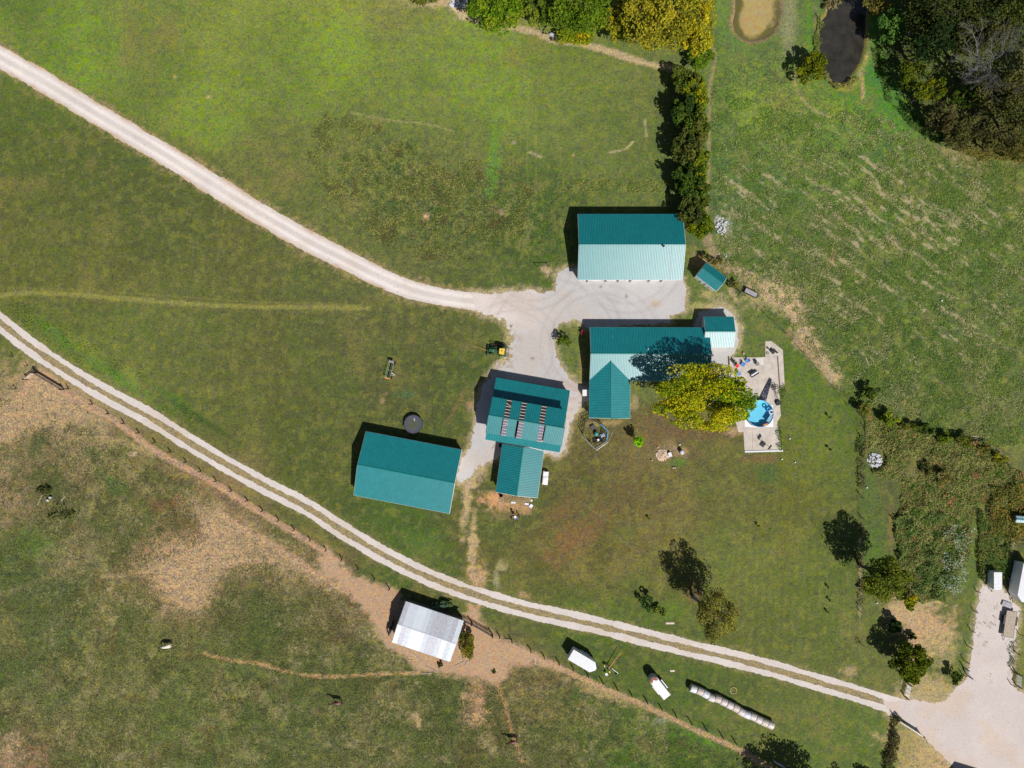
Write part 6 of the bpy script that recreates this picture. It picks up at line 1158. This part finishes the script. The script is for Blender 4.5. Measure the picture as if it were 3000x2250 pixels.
# ================================================================= PATIO AND POOL
def Zp(x, y): return (2050 + x / 4.147, 950 + y / 4.147)
CONC = mat('concrete', (.50, .44, .38), .85, 0, .10, .9, .004); CONC2 = mat('new_concrete', (.60, .56, .52), .8, 0, .05, 1)
def slab(name, pts, z1, m, z0=-.1, kind='structure'): o = MB().prism([tuple(P(*Zp(*p)).xy) for p in pts], z0, z1).part(name, m); return tag(o, kind=kind)
slab('patio', [(355, 402), (700, 402), (948, 388), (962, 775), (975, 1000), (985, 1110), (940, 1190), (955, 1300), (980, 1400), (982, 1530), (545, 1545), (530, 1305), (470, 1312), (440, 1200), (400, 1000), (340, 700)], .05, CONC)
slab('patio_border', [(795, 207), (870, 205), (1008, 312), (1030, 740), (966, 790), (950, 386), (797, 396)], .056, CONC, -.11)
slab('patio_patch', [(690, 408), (775, 405), (775, 495), (700, 490)], .060, CONC2, .0)
slab('pool_pad', [(545, 1150), (560, 1000), (890, 980), (893, 1245), (700, 1252), (545, 1245)], .064, mat('white_sheet', (.74, .73, .71), .6, 0, .03, 2), .0)
A, B = P(*Zp(545, 1548)), P(*Zp(1008, 1536)); u = B - A; tag(MB().box(tuple((A + B) / 2 + Vector((0, 0, .07))), (u.length, .3, .2), math.atan2(u.y, u.x)).part('timber_edging', WPAINT), 'white timber edging along the south end of the patio', 'edging')
A, B = P(*Zp(945, 392)), P(*Zp(972, 780)); u = B - A; tag(MB().box(tuple((A + B) / 2 + Vector((0, 0, .1))), (u.length, .12, .14), math.atan2(u.y, u.x)).part('border_kerb', mat('brown_kerb', (.16, .11, .08), .8)), 'thin brown kerb between patio and its outer border', 'kerb')
A, B = P(*Zp(352, 395)), P(*Zp(360, 560)); u = B - A; tag(MB().box(tuple((A + B) / 2 + Vector((0, 0, .12))), (u.length, .2, .2), math.atan2(u.y, u.x)).part('rail_kerb', mat('brown_kerb', (.16, .11, .08), .8)), 'brown timber kerb at the west side of the patio', 'kerb')
for sx in (640,): A, B = P(*Zp(sx, 1300)), P(*Zp(sx + 2, 1520)); u = B - A; tag(MB().box(tuple((A + B) / 2 + Vector((0, 0, .052))), (u.length, .05, .012), math.atan2(u.y, u.x)).part('joint_strip', mat('joint', (.25, .2, .17), .9)), kind='structure')
# pool
c = P(*Zp(735, 1086), 1.2); c.z = 0; root = thing('round_pool', tuple(c), 'round above-ground pool with blue liner, half under the shade tree', 'pool'); R = 165 / 4.147 * S * .985
LINER = mat('pool_liner', (.24, .60, .74), .5, 0, .04, 1.2); WALLM = mat('pool_wall', (.06, .16, .30), .5, 0, .1, 2)
rp_('wall', WALLM, MB().lathe((0, 0, 0), [(R, .05), (R, 1.2), (R - .06, 1.2), (R - .06, .1)], 48)); rp_('liner', LINER, MB().lathe((0, 0, 0), [(R - .065, 1.18), (R - .07, .12), (0, .10)], 48, False)); rp_('top_rail', mat('pool_rail', (.28, .45, .60), .4), MB().torus((0, 0, 1.2), R - .02, .05, 48, 6))
for i in range(12): t = i * math.pi / 6; rp_('upright', PIPE, MB().box((R * 1.01 * math.cos(t), R * 1.01 * math.sin(t), .6), (.08, .08, 1.15), t))
wmt = bpy.data.materials.new('pool_water'); wmt.use_nodes = True; nt = wmt.node_tree; nt.nodes.remove(nt.nodes['Principled BSDF']); out_ = [n for n in nt.nodes if n.type == 'OUTPUT_MATERIAL'][0]
tb = nt.nodes.new('ShaderNodeBsdfTransparent'); tb.inputs[0].default_value = (.72, .92, .97, 1); gl = nt.nodes.new('ShaderNodeBsdfGlossy'); gl.inputs['Roughness'].default_value = .08; fr = nt.nodes.new('ShaderNodeFresnel'); fr.inputs[0].default_value = 1.33; ms = nt.nodes.new('ShaderNodeMixShader')
nt.links.new(fr.outputs[0], ms.inputs[0]); nt.links.new(tb.outputs[0], ms.inputs[1]); nt.links.new(gl.outputs[0], ms.inputs[2]); nt.links.new(ms.outputs[0], out_.inputs[0])
rp_('water', wmt, MB().lathe((0, 0, .98), [(0, 0), (R - .08, 0)], 48, False))
def Zf(x, y, h=1.0): return P(*Zp(x, y), h)
p_ = Zf(830, 1030); tag(MB().torus((p_.x, p_.y, 1.03), .33, .12, 24, 8).part('swim_ring', mat('blue_vinyl', (.01, .16, .42), .3)), 'dark blue swim ring floating in the pool', 'swim ring')
p_ = Zf(868, 1065); tag(MB().torus((p_.x, p_.y, 1.03), .37, .12, 24, 8).part('swim_ring', mat('white_vinyl', (.65, .70, .85), .3)), 'white and blue swim ring touching the pool edge', 'swim ring')
p_ = Zf(853, 1145); root = thing('air_mattress', (p_.x, p_.y, .98), 'pale ribbed air mattress floating in the pool', 'air mattress', rz=math.radians(57))
for i in range(5): rp_('tube', mat('pale_vinyl', (.35, .58, .72), .3), MB().tube((-.75, -.3 + i * .15, .05), (.75, -.3 + i * .15, .05), .075, n=8))
p_ = Zf(795, 1220); root = thing('toy_boat', (p_.x, p_.y, .98), 'red and orange inflatable toy at the south rim of the pool', 'float', rz=.35); rp_('hull', mat('red_vinyl', (.70, .12, .06), .4), MB().prism([(-.45, -.18), (.35, -.2), (.5, 0), (.35, .2), (-.45, .18)], 0, .18)); rp_('cushion', YEL, MB().box((0, 0, .2), (.5, .16, .08)))
# dark pool cover rolled out on the patio
root = thing('pool_cover', tuple(P(*Zp(800, 790))), 'dark navy pool cover laid out folded on the patio north of the pool', 'pool cover'); NAVY = mat('navy_tarp', (.035, .04, .065), .4, 0, .3, 3)
A0, A1, B0, B1 = [P(*Zp(*p)) for p in ((845, 643), (877, 672), (722, 878), (808, 922))]; b = MB(); rr = random.Random(9); nx, ny = 12, 34; c0 = root.location
for j in range(ny + 1):
    for i in range(nx + 1):
        s, t = i / nx, j / ny; p_ = A0.lerp(A1, s).lerp(B0.lerp(B1, s), t); z = .08 + .10 * abs(math.sin(s * 13 + math.sin(t * 5) * 1.2)) * (.4 + .6 * math.sin(t * 3.1 + .2)) + rr.uniform(0, .04)
        if i in (0, nx) or j in (0, ny): z = .055
        b.v.append((p_.x - c0.x + rr.uniform(-.03, .03), p_.y - c0.y + rr.uniform(-.03, .03), z))
b.f = [(j * (nx + 1) + i, (j + 1) * (nx + 1) + i, (j + 1) * (nx + 1) + i + 1, j * (nx + 1) + i + 1) for j in range(ny) for i in range(nx)]; b.part('sheet', NAVY, root, False)
# basketball hoops
def hoop(base, label, fallen, rz, boardm, pole=3.0):
    c_ = P(*base); root = thing('basketball_hoop', (c_.x, c_.y, .06), label, 'basketball hoop', rz=rz)
    def q(n, m, b): return b.part(n, m, root, False)
    if fallen:
        q('base', BLK, MB().prism([(-.45, -.35), (.45, -.35), (.5, .2), (.3, .45), (-.3, .45), (-.5, .2)], 0, .5)); q('pole', BLK, MB().path([(-.14, .3, .4), (-.06, 3.0, .45)], .045, 6)); q('pole', BLK, MB().path([(.14, .3, .4), (.06, 3.0, .45)], .045, 6))
        f = MB(); X, Y0, Y1 = .6, 2.85, 3.65
        for a_, b_ in (((-X, Y0), (X, Y0)), ((X, Y0), (X, Y1)), ((X, Y1), (-X, Y1)), ((-X, Y1), (-X, Y0)), ((-X * .4, Y0 + .2), (X * .4, Y0 + .2)), ((X * .4, Y0 + .2), (X * .4, Y1 - .2)), ((-X * .4, Y1 - .2), (-X * .4, Y0 + .2)), ((-X, Y0 + .4), (X, Y0 + .4)), ((0, Y0), (0, Y1))): f.tube((*a_, .6), (*b_, .6), .06, n=4)
        q('backboard_frame', BLK, f); q('rim', mat('rim_orange', (.6, .16, .04), .5), MB().torus((0, 3.25, .25), .23, .02, 18, 5)); q('board_prop', BLK, MB().tube((0, 3.4, 0), (0, 3.4, .6), .03, n=6))
    else:
        q('base', BLK, MB().prism([(-.4, -.5), (.4, -.5), (.4, .5), (-.4, .5)], 0, .2)); q('pole', BLK, MB().tube((0, 0, .15), (0, 0, 2.3), .05, n=8)); q('arm', BLK, MB().tube((0, 0, 2.1), (.55, .0, 2.2), .04, n=6))
        q('backboard', boardm, MB().box((.62, 0, 2.4), (.05, 1.0, .7))); q('rim', mat('rim_orange', (.6, .16, .04), .5), MB().torus((.9, 0, 2.15), .23, .025, 18, 5))
    return root
hoop((2279, 1181), 'basketball hoop tipped over along the east edge of the patio', True, math.radians(16), BLK)
hoop((2234, 1301), 'upright small basketball hoop at the south end of the patio', False, math.radians(-35), BLK)
# chairs and small things
def folding_chair(px, py, rz, m, label, arms=True):
    c_ = P(px, py, .3); root = thing('camp_chair', (c_.x, c_.y, .055), label, 'chair', 'camp chairs on the patio', rz)
    def q(n, m_, b): return b.part(n, m_, root, False)
    q('seat', m, MB().box((0, 0, .42), (.55, .5, .04))); q('backrest', m, MB().poly([(-.28, .25, .42), (.28, .25, .42), (.3, .42, .95), (-.3, .42, .95)]).poly([(-.3, .44, .95), (.3, .44, .95), (.28, .27, .42), (-.28, .27, .42)]))
    for x, y in ((-.27, -.25), (.27, -.25), (.27, .3), (-.27, .3)): q('leg', BLK, MB().tube((x, y, 0), (-x * .95, y * .9, .45), .015, n=5))
    for s in (-1, 1): q('armrest', m, MB().box((s * .33, .05, .62), (.08, .5, .03)))
    return root
BLUE = mat('blue_canvas', (.09, .25, .62), .7, 0, .08, 3); RED = mat('red_canvas', (.62, .02, .03), .6, 0, .05, 3); GRYG = mat('grey_green_canvas', (.16, .19, .16), .7, 0, .1, 3)
folding_chair(*Zp(453, 510), .4, RED, 'bright red camp chair at the west side of the patio'); folding_chair(*Zp(518, 492), -.6, BLUE, 'blue camp chair beside the red one'); folding_chair(*Zp(572, 445), -1.0, BLUE, 'bright blue camp chair at the north edge of the patio'); folding_chair(*Zp(697, 488), .3, GRYG, 'grey-green camp chair in the middle of the patio'); folding_chair(*Zp(470, 607), .1, BLUE, 'blue camp chair half hidden by the shade tree'); folding_chair(*Zp(430, 472), .9, GRYG, 'dark folded chair behind the red camp chair')
p_ = P(*Zp(657, 603)); root = thing('lounger', (p_.x, p_.y, .055), 'dark lounger with a white cushion on the patio', 'lounger', rz=math.radians(32)); rp_('frame', BLK, MB().box((0, -.22, .3), (1.7, .35, .06)).box((0, .32, .32), (1.5, .3, .05))); rp_('cushion', WPAINT, MB().box((0, .02, .38), (1.45, .26, .1)))
for x in (-.7, .7): rp_('leg', BLK, MB().box((x, 0, .14), (.06, .7, .28)))
rp_('side_wing', BLK, MB().box((-.3, .5, .45), (1.2, .06, .35)))
p_ = P(*Zp(880, 333)); root = thing('patio_table', (p_.x, p_.y, .06), 'small dark square table on the northern patio corner', 'table', rz=.7); rp_('table_top', BLK, MB().box((0, 0, .5), (.75, .75, .05)))
for x, y in ((-.3, -.3), (.3, -.3), (.3, .3), (-.3, .3)): rp_('leg', BLK, MB().box((x, y, .24), (.06, .06, .48)))
p_ = P(*Zp(823, 352)); tag(MB().lathe((p_.x, p_.y, .06), [(.28, 0), (.3, .12), (0, .14)], 18).part('round_lid', mat('grey_lid', (.25, .22, .2), .6)), 'round grey lid lying beside the small dark table', 'lid')  # a loose round lid, not paving
for x, y, l in ((822, 290, 'dark flower pot above the round lid'), (933, 343, 'dark flower pot right of the small table'), (905, 315, 'dark flower pot touching the small table')): p_ = P(*Zp(x, y)); tag(MB().lathe((p_.x, p_.y, .06), [(.12, 0), (.17, .28), (.13, .28), (0, .22)], 14).part('flower_pot', RUBBER), l, 'pot')
p_ = P(*Zp(527, 352)); tag(MB().blob((p_.x, p_.y, .2), .2, 4, 8, (1, 1.3, .8), .2).part('garden_stone', BOARD), 'pale upright stone on the grass north of the patio', 'stone')
# ================================================================= HORSES
COAT = {'white': mat('white_coat', (.70, .64, .52), .7, 0, .04, 3), 'bay': mat('bay_coat', (.10, .025, .018), .5, 0, .15, 4), 'black': mat('black_coat', (.016, .014, .014), .5, 0, .1, 4)}
def horse(px, py, rz, coat, label, graze=True, hd=1.0):
    c_ = P(px, py); V = []; E = []; Rr = []
    def v(p, r): V.append(p); Rr.append(r); return len(V) - 1
    pel = v((-.62, 0, 1.16), .27); bel = v((-.1, 0, 1.10), .31); che = v((.42, 0, 1.12), .28); wit = v((.66, 0, 1.20), .20)
    E += [(pel, bel), (bel, che), (che, wit)]
    hp = [(.95, 0, 1.05), (1.18, 0, .72), (1.28, 0, .46), (1.36, 0, .14)] if graze else [(.92, 0, 1.45), (1.12, 0, 1.66), (1.3, 0, 1.6), (1.58, 0, 1.4)]
    pr = wit
    for p, r in zip(hp, (.16, .125, .115, .06)): n_ = v(p, r); E.append((pr, n_)); pr = n_
    for s in (-1, 1):
        pts = [((-.66, s * .17, .92), .15), ((-.56, s * .17, .66), .085), ((-.78, s * .17, .46), .055), ((-.74, s * .17, .12), .042), ((-.66, s * .17, .03), .055)]; pr = pel
        for p, r in pts: n_ = v(p, r); E.append((pr, n_)); pr = n_
        o_ = .12 * s; pts = [((.46 + o_, s * .15, .86), .11), ((.47 + o_, s * .15, .50), .062), ((.46 + o_, s * .15, .12), .04), ((.52 + o_, s * .15, .03), .052)]; pr = che
        for p, r in pts: n_ = v(p, r); E.append((pr, n_)); pr = n_
    me = bpy.data.meshes.new('horse_body'); me.from_pydata(V, E, []); me.materials.append(COAT[coat])
    root = thing('horse', tuple(c_), label, 'horse', 'horses in the pasture', rz); o = link('body', me, root)
    bm = bmesh.new(); bm.from_mesh(me); ly = bm.verts.layers.skin.verify()
    for i, q in enumerate(bm.verts): q[ly].radius = (Rr[i] * (.95), Rr[i]); q[ly].use_root = (i == 0)
    bm.to_mesh(me); bm.free(); sk = o.modifiers.new('skin', 'SKIN'); sb = o.modifiers.new('sub', 'SUBSURF'); sb.levels = sb.render_levels = 1
    mane = MB().path([(.66, 0, 1.36), tuple(Vector(hp[0]) + Vector((0, 0, .15))), tuple(Vector(hp[1]) + Vector((.1 if graze else 0, 0, .12)))], [.05, .06, .04], 6).part('mane', COAT['black'] if coat != 'white' else COAT['white'], root, False)
    MB().path([(-.86, 0, 1.2), (-1.02, .02, 1.05), (-1.06, .03, .55)], [.05, .07, .02], 6).part('tail', COAT['black'] if coat != 'white' else COAT['white'], root, False)
    h0, h1 = Vector(hp[2]), Vector(hp[1])
    for s in (-1, 1): MB().tube(tuple(h1.lerp(h0, .7) + Vector((0, s * .07, .06))), tuple(h1.lerp(h0, .6) + Vector((-.03, s * .11, .22))), .035, .008, 5).part('ear', COAT[coat], root, False)
    return root
horse(495, 1889, math.radians(186), 'white', 'white horse grazing alone in the west pasture'); horse(991, 2053, math.radians(176), 'bay', 'dark bay horse in the pasture below the long dirt trail', False); horse(1504, 2166, math.radians(184), 'bay', 'reddish bay horse on the narrow trail at the bottom', False)
horse(1146, 1841, math.radians(252), 'black', 'black horse standing half in the shade of the tin barn'); horse(1152, 1822, math.radians(80), 'black', 'second black horse deeper in the shade of the tin barn', False)
